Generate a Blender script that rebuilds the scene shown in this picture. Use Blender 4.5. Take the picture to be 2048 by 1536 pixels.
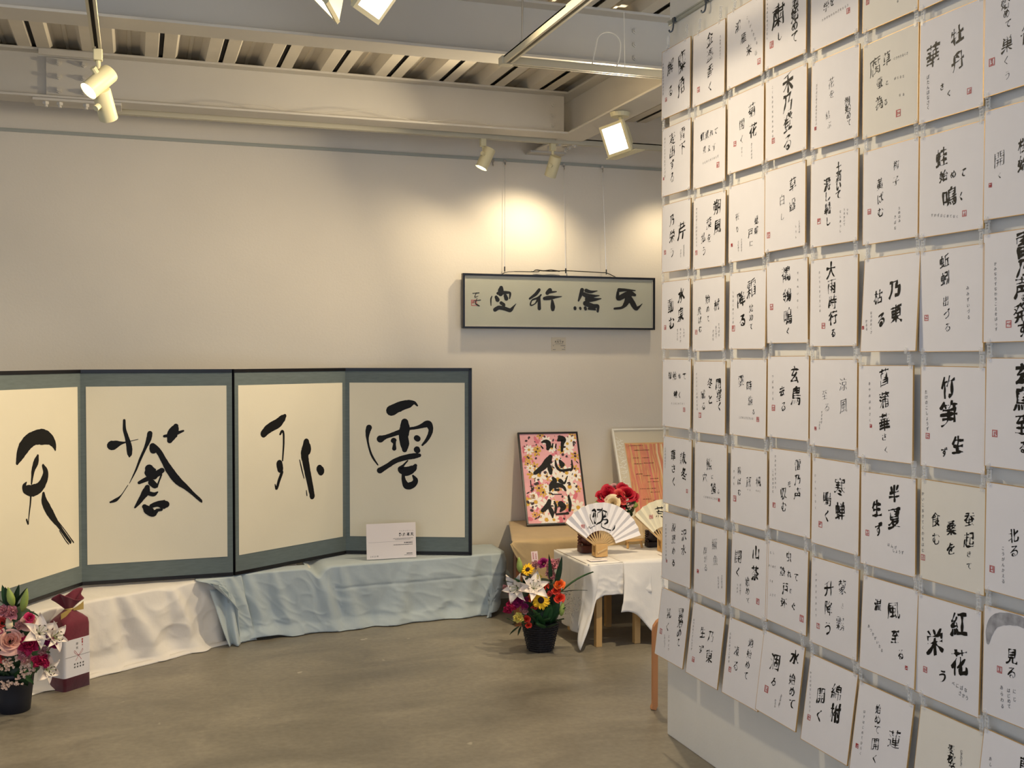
import bpy, bmesh, math, random
import numpy as np
from mathutils import Vector, Matrix, noise
from mathutils.geometry import delaunay_2d_cdt

for _o in list(bpy.data.objects):
    bpy.data.objects.remove(_o, do_unlink=True)
SC = bpy.context.scene
COL = SC.collection
R = math.radians

# ------------------------------------------------------------------ camera
cam_d = bpy.data.cameras.new('camera')
cam_d.sensor_width = 36.0
cam_d.lens = 36.0 * 2200.0 / 2048.0
cam_d.clip_start = 0.05
cam = bpy.data.objects.new('camera', cam_d)
COL.objects.link(cam)
cam.location = (0.0, 0.0, 1.54)
cam.rotation_euler = (R(90 - 1.38), 0.0, R(-18.87))
SC.camera = cam

# ------------------------------------------------------------------ world: soft overcast daylight, enters by the open street front
world = bpy.data.worlds.new('overcast_sky')
SC.world = world
world.use_nodes = True
bgn = world.node_tree.nodes['Background']
bgn.inputs[0].default_value = (0.73, 0.83, 1.0, 1)
bgn.inputs[1].default_value = 1.3

SC.view_settings.view_transform = 'Standard'
SC.view_settings.look = 'None'
SC.view_settings.gamma = 1.0
SC.view_settings.use_curve_mapping = False
SC.view_settings.exposure = 0.0

# ------------------------------------------------------------------ materials
MATS = {}
def mat(name, col, rough=0.6, metal=0.0, nscale=0, namt=0.0, bump=0.0, bscale=60, spec=0.5,
        emit=None, estr=0.0, trans=0.0, ior=1.45, sheen=0.0, col2=None, stretch=None, coord='Object', sss=0.0, alpha=1.0):
    if name in MATS:
        return MATS[name]
    m = bpy.data.materials.new(name)
    m.use_nodes = True
    nt = m.node_tree
    b = nt.nodes['Principled BSDF']
    b.inputs['Base Color'].default_value = (*col, 1)
    b.inputs['Roughness'].default_value = rough
    b.inputs['Metallic'].default_value = metal
    b.inputs['Specular IOR Level'].default_value = spec
    b.inputs['IOR'].default_value = ior
    b.inputs['Transmission Weight'].default_value = trans
    b.inputs['Sheen Weight'].default_value = sheen
    b.inputs['Alpha'].default_value = alpha
    if emit:
        b.inputs['Emission Color'].default_value = (*emit, 1)
        b.inputs['Emission Strength'].default_value = estr
    if nscale or bump:
        tc = nt.nodes.new('ShaderNodeTexCoord')
        mp = nt.nodes.new('ShaderNodeMapping')
        if stretch:
            mp.inputs['Scale'].default_value = stretch
        nt.links.new(tc.outputs[coord], mp.inputs[0])
    if nscale:
        n = nt.nodes.new('ShaderNodeTexNoise')
        n.inputs['Scale'].default_value = nscale
        n.inputs['Detail'].default_value = 6
        nt.links.new(mp.outputs[0], n.inputs['Vector'])
        r = nt.nodes.new('ShaderNodeValToRGB')
        c2 = col2 if col2 else tuple(max(0, c * (1 - namt)) for c in col)
        c1 = col if col2 else tuple(min(1, c * (1 + namt * 0.5)) for c in col)
        r.color_ramp.elements[0].position = 0.3
        r.color_ramp.elements[1].position = 0.7
        r.color_ramp.elements[0].color = (*c2, 1)
        r.color_ramp.elements[1].color = (*c1, 1)
        nt.links.new(n.outputs['Fac'], r.inputs[0])
        nt.links.new(r.outputs[0], b.inputs['Base Color'])
    if bump:
        n2 = nt.nodes.new('ShaderNodeTexNoise')
        n2.inputs['Scale'].default_value = bscale
        n2.inputs['Detail'].default_value = 4
        nt.links.new(mp.outputs[0], n2.inputs['Vector'])
        bp = nt.nodes.new('ShaderNodeBump')
        bp.inputs['Strength'].default_value = bump
        bp.inputs['Distance'].default_value = 0.01
        nt.links.new(n2.outputs['Fac'], bp.inputs['Height'])
        nt.links.new(bp.outputs[0], b.inputs['Normal'])
    MATS[name] = m
    return m

def srgb(r, g, b):
    f = lambda c: (c / 255 / 12.92) if c / 255 <= 0.04045 else ((c / 255 + 0.055) / 1.055) ** 2.4
    return (f(r), f(g), f(b))

M_WALL = mat('wall_paint', srgb(234, 225, 209), 0.75, nscale=1.3, namt=0.05, bump=0.06, bscale=90)
M_PART = mat('partition_paint', srgb(232, 230, 224), 0.7, nscale=3, namt=0.06, bump=0.06, bscale=60)
M_STEEL = mat('painted_steel', srgb(205, 200, 190), 0.5, nscale=2, namt=0.05, bump=0.04, bscale=30)
M_DECK = mat('painted_deck', srgb(216, 208, 192), 0.5, nscale=3, namt=0.08)
M_DARK = mat('dark_gap', srgb(28, 26, 26), 0.8)
M_RAIL = mat('rail_metal', srgb(172, 174, 164), 0.5, metal=0.0)
M_TRACK = mat('track_cream', srgb(200, 192, 168), 0.45)
M_CHROME = mat('chrome', (0.8, 0.8, 0.8), 0.2, metal=1.0)
M_LAMP = mat('lamp_cream', srgb(214, 206, 170), 0.45)
M_BLACK = mat('black_lacquer', srgb(16, 15, 20), 0.3)
M_INK = mat('sumi_ink', srgb(12, 11, 12), 0.55, spec=0.3)
M_INKG = mat('thin_sumi_ink', srgb(92, 90, 92), 0.7)
M_INKP = mat('pale_grey_ink', srgb(166, 166, 172), 0.8, nscale=40, namt=0.4)
M_SEAL = mat('vermilion_seal', srgb(190, 108, 106), 0.7)
M_SEALD = mat('deep_red_seal', srgb(172, 50, 52), 0.7)
M_CARD = mat('card_paper', srgb(232, 230, 234), 0.8, nscale=14, namt=0.02)
M_CARDC = mat('card_paper_cream', srgb(230, 226, 218), 0.8, nscale=14, namt=0.02)
M_GILT = mat('gilt_edge', srgb(206, 168, 108), 0.45, metal=0.25)
M_CLEAR = mat('clear_plastic', (0.92, 0.93, 0.93), 0.12, alpha=0.30, spec=0.8)
M_SILK = mat('teal_silk', srgb(100, 112, 112), 0.7, nscale=18, namt=0.12, stretch=(1, 1, 6), sheen=0.2)
M_PAPER = mat('screen_paper', srgb(230, 222, 200), 0.8, nscale=3, namt=0.03, bump=0.03, bscale=120)
M_PAPERG = mat('frame_paper', srgb(196, 196, 178), 0.7, nscale=6, namt=0.05)
M_GLASS = mat('picture_glass', (0.2, 0.2, 0.19), 0.03, alpha=0.05)
M_WCLOTH = mat('white_cloth', srgb(236, 230, 222), 0.85, nscale=8, namt=0.04, bump=0.15, bscale=30, sheen=0.3)
M_BCLOTH = mat('blue_cloth', srgb(184, 196, 200), 0.85, nscale=6, namt=0.06, bump=0.15, bscale=26, sheen=0.3)
M_KCLOTH = mat('khaki_cloth', srgb(186, 160, 118), 0.85, nscale=9, namt=0.08, bump=0.2, bscale=30, sheen=0.2)
M_WOOD = mat('pale_wood', srgb(206, 164, 104), 0.5, nscale=7, namt=0.2, stretch=(1, 1, 0.15))
M_BAMBOO = mat('bamboo', srgb(214, 178, 122), 0.45, nscale=12, namt=0.15)
M_BIRCH = mat('stool_birch', srgb(206, 142, 92), 0.45, nscale=10, namt=0.12, stretch=(1, 1, 0.2))
M_DKWOOD = mat('brown_table_wood', srgb(120, 74, 40), 0.5, nscale=8, namt=0.3, stretch=(1, 1, 0.2))
M_CARVE = mat('carved_wood', srgb(92, 48, 34), 0.45, nscale=20, namt=0.35, bump=0.4, bscale=40)
M_WHITEP = mat('white_print_paper', srgb(238, 228, 224), 0.8)
M_WHITEF = mat('white_frame', srgb(238, 234, 222), 0.5)
M_POT = mat('black_pot', srgb(30, 32, 42), 0.5)
M_BASKET = mat('black_wicker', srgb(32, 28, 30), 0.6, bump=0.6, bscale=70)
M_WINE = mat('burgundy_cloth', srgb(112, 26, 48), 0.75, nscale=30, namt=0.15, sheen=0.3, bump=0.1, bscale=60)
M_GOLDR = mat('gold_ribbon', srgb(178, 152, 88), 0.4)
M_LEAF = mat('leaf_green', srgb(48, 88, 46), 0.5, nscale=30, namt=0.35)
M_LEAFD = mat('leaf_dark', srgb(28, 56, 32), 0.5, nscale=30, namt=0.35)
M_LEAFL = mat('bud_green', srgb(150, 168, 84), 0.5, nscale=30, namt=0.2)
PETAL = {k: mat('petal_' + k, srgb(*c), 0.6, nscale=25, namt=a) for k, c, a in [
    ('white', (244, 232, 222), 0.06), ('cream', (244, 226, 190), 0.08), ('pink', (232, 158, 168), 0.2), ('hotpink', (206, 40, 96), 0.25),
    ('magenta', (168, 36, 112), 0.3), ('peach', (240, 188, 172), 0.12), ('crimson', (190, 18, 48), 0.3), ('coral', (214, 78, 72), 0.2),
    ('orange', (238, 104, 34), 0.2), ('red', (226, 58, 36), 0.2), ('yellow', (248, 196, 24), 0.12), ('lemon', (240, 224, 120), 0.1),
    ('dusty', (206, 150, 150), 0.2), ('purple', (120, 48, 120), 0.3)]}
M_SEED = mat('sunflower_disc', srgb(52, 26, 22), 0.8, nscale=120, namt=0.5)

def floor_material():
    m = bpy.data.materials.new('polished_concrete')
    m.use_nodes = True
    nt = m.node_tree
    b = nt.nodes['Principled BSDF']
    tc = nt.nodes.new('ShaderNodeTexCoord')
    mp = nt.nodes.new('ShaderNodeMapping')
    mp.inputs['Scale'].default_value = (0.7, 1.3, 1)
    nt.links.new(tc.outputs['Object'], mp.inputs[0])
    n1 = nt.nodes.new('ShaderNodeTexNoise')
    n1.inputs['Scale'].default_value = 2.2
    n1.inputs['Detail'].default_value = 9
    n1.inputs['Roughness'].default_value = 0.62
    n1.inputs['Distortion'].default_value = 0.6
    nt.links.new(mp.outputs[0], n1.inputs['Vector'])
    r = nt.nodes.new('ShaderNodeValToRGB')
    e = r.color_ramp.elements
    e[0].position = 0.28
    e[0].color = (*srgb(112, 106, 94), 1)
    e[1].position = 0.74
    e[1].color = (*srgb(156, 148, 132), 1)
    nt.links.new(n1.outputs['Fac'], r.inputs[0])
    n2 = nt.nodes.new('ShaderNodeTexNoise')
    n2.inputs['Scale'].default_value = 38
    n2.inputs['Detail'].default_value = 5
    nt.links.new(tc.outputs['Object'], n2.inputs['Vector'])
    mx = nt.nodes.new('ShaderNodeMixRGB')
    mx.blend_type = 'OVERLAY'
    mx.inputs[0].default_value = 0.25
    nt.links.new(r.outputs[0], mx.inputs[1])
    nt.links.new(n2.outputs['Fac'], mx.inputs[2])
    # pale scuffs and nicks
    n3 = nt.nodes.new('ShaderNodeTexNoise')
    n3.inputs['Scale'].default_value = 9
    n3.inputs['Detail'].default_value = 2
    nt.links.new(tc.outputs['Object'], n3.inputs['Vector'])
    r3 = nt.nodes.new('ShaderNodeValToRGB')
    r3.color_ramp.elements[0].position = 0.735
    r3.color_ramp.elements[1].position = 0.76
    nt.links.new(n3.outputs['Fac'], r3.inputs[0])
    mx2 = nt.nodes.new('ShaderNodeMixRGB')
    nt.links.new(r3.outputs[0], mx2.inputs[0])
    nt.links.new(mx.outputs[0], mx2.inputs[1])
    mx2.inputs[2].default_value = (*srgb(178, 170, 154), 1)
    nt.links.new(mx2.outputs[0], b.inputs['Base Color'])
    mr = nt.nodes.new('ShaderNodeMapRange')
    mr.inputs['To Min'].default_value = 0.3
    mr.inputs['To Max'].default_value = 0.52
    nt.links.new(n1.outputs['Fac'], mr.inputs['Value'])
    nt.links.new(mr.outputs[0], b.inputs['Roughness'])
    b.inputs['Specular IOR Level'].default_value = 0.45
    return m
M_FLOOR = floor_material()

# ------------------------------------------------------------------ mesh helpers
class MB:
    def __init__(s):
        s.v = []; s.f = []; s.m = []
    def face(s, pts, mi=0):
        i = len(s.v); s.v += [tuple(p) for p in pts]; s.f.append(tuple(range(i, i + len(pts)))); s.m.append(mi)
    def box(s, c, d, rot=None, mi=0):
        x, y, z = d[0] / 2, d[1] / 2, d[2] / 2
        p = [Vector(q) for q in ((-x,-y,-z),(x,-y,-z),(x,y,-z),(-x,y,-z),(-x,-y,z),(x,-y,z),(x,y,z),(-x,y,z))]
        if rot is not None:
            p = [rot @ q for q in p]
        i = len(s.v)
        s.v += [tuple(q + Vector(c)) for q in p]
        for f in ((0,3,2,1),(4,5,6,7),(0,1,5,4),(1,2,6,5),(2,3,7,6),(3,0,4,7)):
            s.f.append(tuple(i + k for k in f)); s.m.append(mi)
    def tube(s, path, r, n=8, mi=0, cap=True):
        path = [Vector(p) for p in path]
        rs = r if isinstance(r, (list, tuple)) else [r] * len(path)
        rings = []
        t0 = (path[1] - path[0]).normalized()
        up = Vector((0, 0, 1)) if abs(t0.z) < 0.9 else Vector((1, 0, 0))
        a = t0.cross(up).normalized(); b = a.cross(t0).normalized()
        for k, p in enumerate(path):
            t = (path[min(k + 1, len(path) - 1)] - path[max(k - 1, 0)])
            if t.length > 1e-9:
                t.normalize()
                a = (a - t * a.dot(t))
                if a.length < 1e-6: a = t.orthogonal()
                a.normalize(); b = t.cross(a).normalized()
            i = len(s.v)
            for q in range(n):
                w = 2 * math.pi * q / n
                s.v.append(tuple(p + (a * math.cos(w) + b * math.sin(w)) * rs[k]))
            rings.append(i)
        for k in range(len(rings) - 1):
            for q in range(n):
                s.f.append((rings[k] + q, rings[k] + (q + 1) % n, rings[k + 1] + (q + 1) % n, rings[k + 1] + q)); s.m.append(mi)
        if cap:
            s.f.append(tuple(rings[0] + q for q in reversed(range(n)))); s.m.append(mi)
            s.f.append(tuple(rings[-1] + q for q in range(n))); s.m.append(mi)
    def grid(s, fn, nu, nv, mi=0):
        i = len(s.v)
        for a in range(nu + 1):
            for b in range(nv + 1):
                s.v.append(tuple(fn(a / nu, b / nv)))
        for a in range(nu):
            for b in range(nv):
                k = i + a * (nv + 1) + b
                s.f.append((k, k + nv + 1, k + nv + 2, k + 1)); s.m.append(mi)
    def ball(s, c, r, nu=10, nv=6, mi=0):
        rr = r if isinstance(r, (tuple, list)) else (r, r, r)
        s.grid(lambda u, v: (c[0] + rr[0] * math.sin(math.pi * v) * math.cos(2 * math.pi * u),
                             c[1] + rr[1] * math.sin(math.pi * v) * math.sin(2 * math.pi * u), c[2] + rr[2] * math.cos(math.pi * v)), nu, nv, mi)
    def lathe(s, prof, n=16, c=(0, 0, 0), mi=0):
        s.grid(lambda u, v: (c[0] + prof[min(int(round(v * (len(prof) - 1))), len(prof) - 1)][0] * math.cos(2 * math.pi * u),
                             c[1] + prof[min(int(round(v * (len(prof) - 1))), len(prof) - 1)][0] * math.sin(2 * math.pi * u),
                             c[2] + prof[min(int(round(v * (len(prof) - 1))), len(prof) - 1)][1]), n, len(prof) - 1, mi)

def build(name, mb, mats, parent=None, smooth=False, bevel=0.0, solid=0.0, loc=None, sub=0):
    me = bpy.data.meshes.new(name)
    off = Vector((0, 0, 0))
    if loc is not None:
        off = Vector(loc)
    me.from_pydata([tuple(Vector(p) - off) for p in mb.v], [], mb.f)
    if not isinstance(mats, (list, tuple)):
        mats = [mats]
    for m in mats:
        me.materials.append(m)
    if len(mats) > 1:
        me.polygons.foreach_set('material_index', mb.m)
    if smooth:
        me.polygons.foreach_set('use_smooth', [True] * len(me.polygons))
    me.update()
    o = bpy.data.objects.new(name, me)
    COL.objects.link(o)
    if parent is not None:
        o.parent = parent
    elif loc is not None:
        o.location = loc
    if bevel:
        md = o.modifiers.new('bevel', 'BEVEL'); md.width = bevel; md.segments = 2; md.limit_method = 'ANGLE'
    if solid:
        md = o.modifiers.new('solidify', 'SOLIDIFY'); md.thickness = solid; md.offset = 0
    if sub:
        md = o.modifiers.new('subsurf', 'SUBSURF'); md.levels = sub; md.render_levels = sub
    return o

def tag(o, label=None, cat=None, group=None, kind=None):
    if label: o['label'] = label
    if cat: o['category'] = cat
    if group: o['group'] = group
    if kind: o['kind'] = kind
    return o

def thing(name, label, cat, loc=(0, 0, 0), rot=(0, 0, 0), group=None):
    o = bpy.data.objects.new(name, None)
    o.empty_display_size = 0.05
    COL.objects.link(o)
    o.location = loc
    o.rotation_euler = rot
    return tag(o, label, cat, group)

def link_copy(src, parent=None):
    c = src.copy(); COL.objects.link(c); c.parent = parent
    return c

def copy_tree(src, parent=None):
    c = link_copy(src, parent)
    for ch in list(src.children):
        copy_tree(ch, c)
    return c

def lookrot(d, up=(0, 0, 1)):
    """matrix whose +Z points along d"""
    z = Vector(d).normalized(); u = Vector(up)
    if abs(z.dot(u)) > 0.98: u = Vector((0, 1, 0))
    x = u.cross(z).normalized(); y = z.cross(x)
    return Matrix((x, y, z)).transposed()

# ------------------------------------------------------------------ brush strokes and lettering
def catmull(pts, n=6):
    if len(pts) < 3:
        return [Vector(pts[0]).lerp(Vector(pts[-1]), k / n) for k in range(n + 1)]
    P = [Vector(p) for p in pts]
    P = [P[0] * 2 - P[1]] + P + [P[-1] * 2 - P[-2]]
    out = []
    for k in range(1, len(P) - 2):
        for q in range(n):
            t = q / n
            a, b, c, d = P[k - 1], P[k], P[k + 1], P[k + 2]
            out.append(0.5 * ((2 * b) + (c - a) * t + (2 * a - 5 * b + 4 * c - d) * t * t + (3 * b - a - 3 * c + d) * t ** 3))
    out.append(P[-2])
    return out

def ribbon(mb, pts, place, lift=0.0, seed=0):
    """pts: (u, v, width) control points -> brush stroke with round ends, place(u, v, lift) -> 3D"""
    C = catmull(pts)
    L, Rr = [], []
    n = len(C)
    for k, p in enumerate(C):
        t = Vector((C[min(k + 1, n - 1)].x - C[max(k - 1, 0)].x, C[min(k + 1, n - 1)].y - C[max(k - 1, 0)].y))
        if t.length < 1e-9: t = Vector((1, 0))
        t.normalize(); nn = Vector((-t.y, t.x))
        w = max(p.z, 0.5) / 2
        j = 1 + 0.10 * noise.noise((p.x * 0.09 + seed, p.y * 0.09, 3.1))
        j2 = 1 + 0.10 * noise.noise((p.x * 0.09 + seed, p.y * 0.09, 9.7))
        L.append(Vector((p.x, p.y)) + nn * w * j); Rr.append(Vector((p.x, p.y)) - nn * w * j2)
    def capp(c, d, r, sgn):
        a0 = math.atan2(d.y, d.x)
        return [Vector((c.x + r * math.cos(a0 + sgn * a), c.y + r * math.sin(a0 + sgn * a))) for a in (0.5, 1.05, 1.57, 2.1, 2.64)]
    i = len(mb.v)
    for a, b in zip(L, Rr):
        mb.v.append(tuple(place(a.x, a.y, lift))); mb.v.append(tuple(place(b.x, b.y, lift)))
    for k in range(n - 1):
        mb.f.append((i + 2 * k, i + 2 * k + 1, i + 2 * k + 3, i + 2 * k + 2)); mb.m.append(0)
    for end in (0, n - 1):
        c = (L[end] + Rr[end]) / 2; d = (L[end] - c); r = max(d.length, 1e-4)
        ps = [L[end]] + capp(c, d, r, 1 if end == 0 else -1) + [Rr[end]]
        mb.face([place(q.x, q.y, lift) for q in ps])

GLYPH = {}
def load_glyphs(text):
    chars = []
    for ch in text:
        if ch not in chars and ch.strip(): chars.append(ch)
    cu = bpy.data.curves.new('lettering', 'FONT')
    cu.body = '\n'.join(chars)
    cu.size = 1.0
    cu.space_line = 3.0
    o = bpy.data.objects.new('lettering', cu)
    COL.objects.link(o)
    bpy.context.view_layer.objects.active = o
    for q in bpy.context.selected_objects: q.select_set(False)
    o.select_set(True)
    bpy.ops.object.convert(target='CURVE')
    o = bpy.context.view_layer.objects.active
    raw = []
    for sp in o.data.splines:
        bp = sp.bezier_points
        n = len(bp)
        pl = []
        for k in range(n):
            a, b = bp[k], bp[(k + 1) % n]
            ln = (a.co - b.co).length
            straight = (a.handle_right - a.co).cross(b.co - a.co).length < 1e-4 and (b.handle_left - b.co).cross(b.co - a.co).length < 1e-4
            m = max(1, int(ln / 0.07)) if straight else max(3, int(ln / 0.05))
            for q in range(m):
                t = q / m
                if straight:
                    p = a.co.lerp(b.co, t)
                else:
                    p = (1 - t) ** 3 * a.co + 3 * (1 - t) ** 2 * t * a.handle_right + 3 * (1 - t) * t * t * b.handle_left + t ** 3 * b.co
                pl.append((p.x, p.y))
        raw.append(pl)
    # each line holds one character: outlines separated by more than an em belong to the next one
    order = sorted(raw, key=lambda pl: -max(p[1] for p in pl))
    rows = []; low = None
    for pl in order:
        hi = max(p[1] for p in pl); lo = min(p[1] for p in pl)
        if low is None or hi < low - 1.2:
            rows.append([]); low = lo
        rows[-1].append(pl); low = min(low, lo)
    tops = [0.0] * len(rows)
    pitch = None
    ref = [(k, (min(p[1] for pl in r_ for p in pl) + max(p[1] for pl in r_ for p in pl)) / 2) for k, r_ in enumerate(rows) if chars[k] in '雲蒼鶏霜華鳴栄降蟄寒']
    pitch = (ref[0][1] - ref[-1][1]) / (ref[-1][0] - ref[0][0])
    for k, r_ in enumerate(rows):
        GLYPH[chars[k]] = [[(x_ - 0.5, y_ + k * pitch - 0.38) for x_, y_ in pl] for pl in r_]
    bpy.data.objects.remove(o, do_unlink=True)

WGT = {-2: (0.004, 0.0, 0.006), -1: (-0.016, 0.010, 0.03), 0: (0.008, 0.034, 0.06), 1: (0.025, 0.042, 0.06), 2: (0.044, 0.044, 0.06), 9: (0.0, 0.0, 0.0)}
KANA = set('あいうえおかきくけこさしすせそたちつてとなにぬねのはひふへほまみむめもやゆよらりるれろわをんがぎぐげござじずぜぞだぢづでどばびぶべぼょっ')
def glyph(mb, ch, u, v, size, w, place, seed=0.0, lift=0.0, brush=True):
    """one character drawn with a brush-like swelling outline; u, v centre, v up"""
    g = GLYPH.get(ch)
    if not g: return
    off, amp, warp = WGT[w]
    rnd = random.Random(hash((ord(ch), int(seed * 97))))
    rot = rnd.uniform(-0.09, 0.09) if brush else 0.0
    sx = rnd.uniform(0.86, 1.0) if brush else 1.0
    sl = rnd.uniform(0.12, 0.26) if brush else 0.0
    sc = size * (rnd.uniform(0.92, 1.14) if brush and w > -2 else 1.0) * (0.86 if (ch in KANA and w > -2) else 1.0)
    big = max(g, key=lambda p: max(q[0] for q in p) - min(q[0] for q in p) + max(q[1] for q in p) - min(q[1] for q in p))
    area = sum(big[k][0] * big[(k + 1) % len(big)][1] - big[(k + 1) % len(big)][0] * big[k][1] for k in range(len(big)))
    sg = -1.0 if area > 0 else 1.0
    per = sum(math.hypot(pl[k][0] - pl[k - 1][0], pl[k][1] - pl[k - 1][1]) for pl in g for k in range(len(pl)))
    den = min(1.0, 8.5 / max(per, 1.0))          # crowded characters take a finer brush
    thin = amp * 1.5
    amp *= den
    off = off * den - (0.012 * (1 - den) if w > -2 and w < 9 else 0)
    ani = 0.016 * den if brush and w > -2 else 0.0
    polys = []
    for pl in g:
        if w == -2: pl = pl[::2] if len(pl) > 16 else pl
        n = len(pl)
        op = []
        for k in range(n):
            x, y = pl[k]
            ax, ay = pl[k - 1]; bx, by = pl[(k + 1) % n]
            tx, ty = bx - ax, by - ay
            l = math.hypot(tx, ty) or 1.0
            nx, ny = -ty / l * sg, tx / l * sg
            o = off
            if amp:
                nz = noise.noise((x * 3.2 + seed * 3.7, y * 3.2 + seed, ord(ch) * 0.13)) * 1.7 - 0.12
                o += amp * nz if nz > 0 else max(thin * nz, -0.026 - off)
            o += ani * (abs(nx) - 0.6)
            x += nx * o; y += ny * o
            if warp and brush:
                x += warp * noise.noise((x * 1.7 + seed, y * 1.7, 5.5)); y += warp * noise.noise((x * 1.7, y * 1.7 + seed, 8.5))
            x *= sx; y += sl * x
            c, s_ = math.cos(rot), math.sin(rot)
            op.append(Vector((u + (x * c - y * s_) * sc, v + (x * s_ + y * c) * sc, 0)))
        polys.append(op)
    verts = []; edges = []
    for pl in polys:
        i0 = len(verts); n = len(pl)
        verts += [Vector((p.x, p.y)) / size for p in pl]
        edges += [(i0 + k, i0 + (k + 1) % n) for k in range(n)]
    rv, re_, rf, *_ = delaunay_2d_cdt(verts, edges, [], 0, 1e-5)
    if not rf: return
    # keep the triangles whose centre has a non-zero winding number in the original outlines
    V = np.array([(p.x, p.y) for p in rv]); T = np.array([f[:3] for f in rf if len(f) == 3])
    cen = V[T].mean(axis=1)
    E0 = np.array([(verts[a].x, verts[a].y) for a, b in edges]); E1 = np.array([(verts[b].x, verts[b].y) for a, b in edges])
    cx, cy = cen[:, 0:1], cen[:, 1:2]
    up = (E0[:, 1] <= cy) & (E1[:, 1] > cy); dn = (E0[:, 1] > cy) & (E1[:, 1] <= cy)
    dy = E1[:, 1] - E0[:, 1]; dy = np.where(np.abs(dy) < 1e-12, 1e-12, dy)
    xi = E0[:, 0] + (cy - E0[:, 1]) / dy * (E1[:, 0] - E0[:, 0])
    wn = ((up & (xi > cx)).astype(int) - (dn & (xi > cx)).astype(int)).sum(axis=1)
    i = len(mb.v)
    mb.v += [tuple(place(p.x * size, p.y * size, lift)) for p in rv]
    for t, w_ in zip(T.tolist(), (wn * (1 if area > 0 else -1)).tolist()):
        if w_ > 0:
            mb.f.append((i + t[0], i + t[1], i + t[2])); mb.m.append(0)

def write(mb, txt, u0, v0, u1, v1, size, w, place, seed=0.0, brush=True):
    n = len(txt)
    for k, ch in enumerate(txt):
        t = k / (n - 1) if n > 1 else 0
        glyph(mb, ch, u0 + (u1 - u0) * t, v0 + (v1 - v0) * t, size, w, place, seed + k * 0.61, 0.0, brush)

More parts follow.
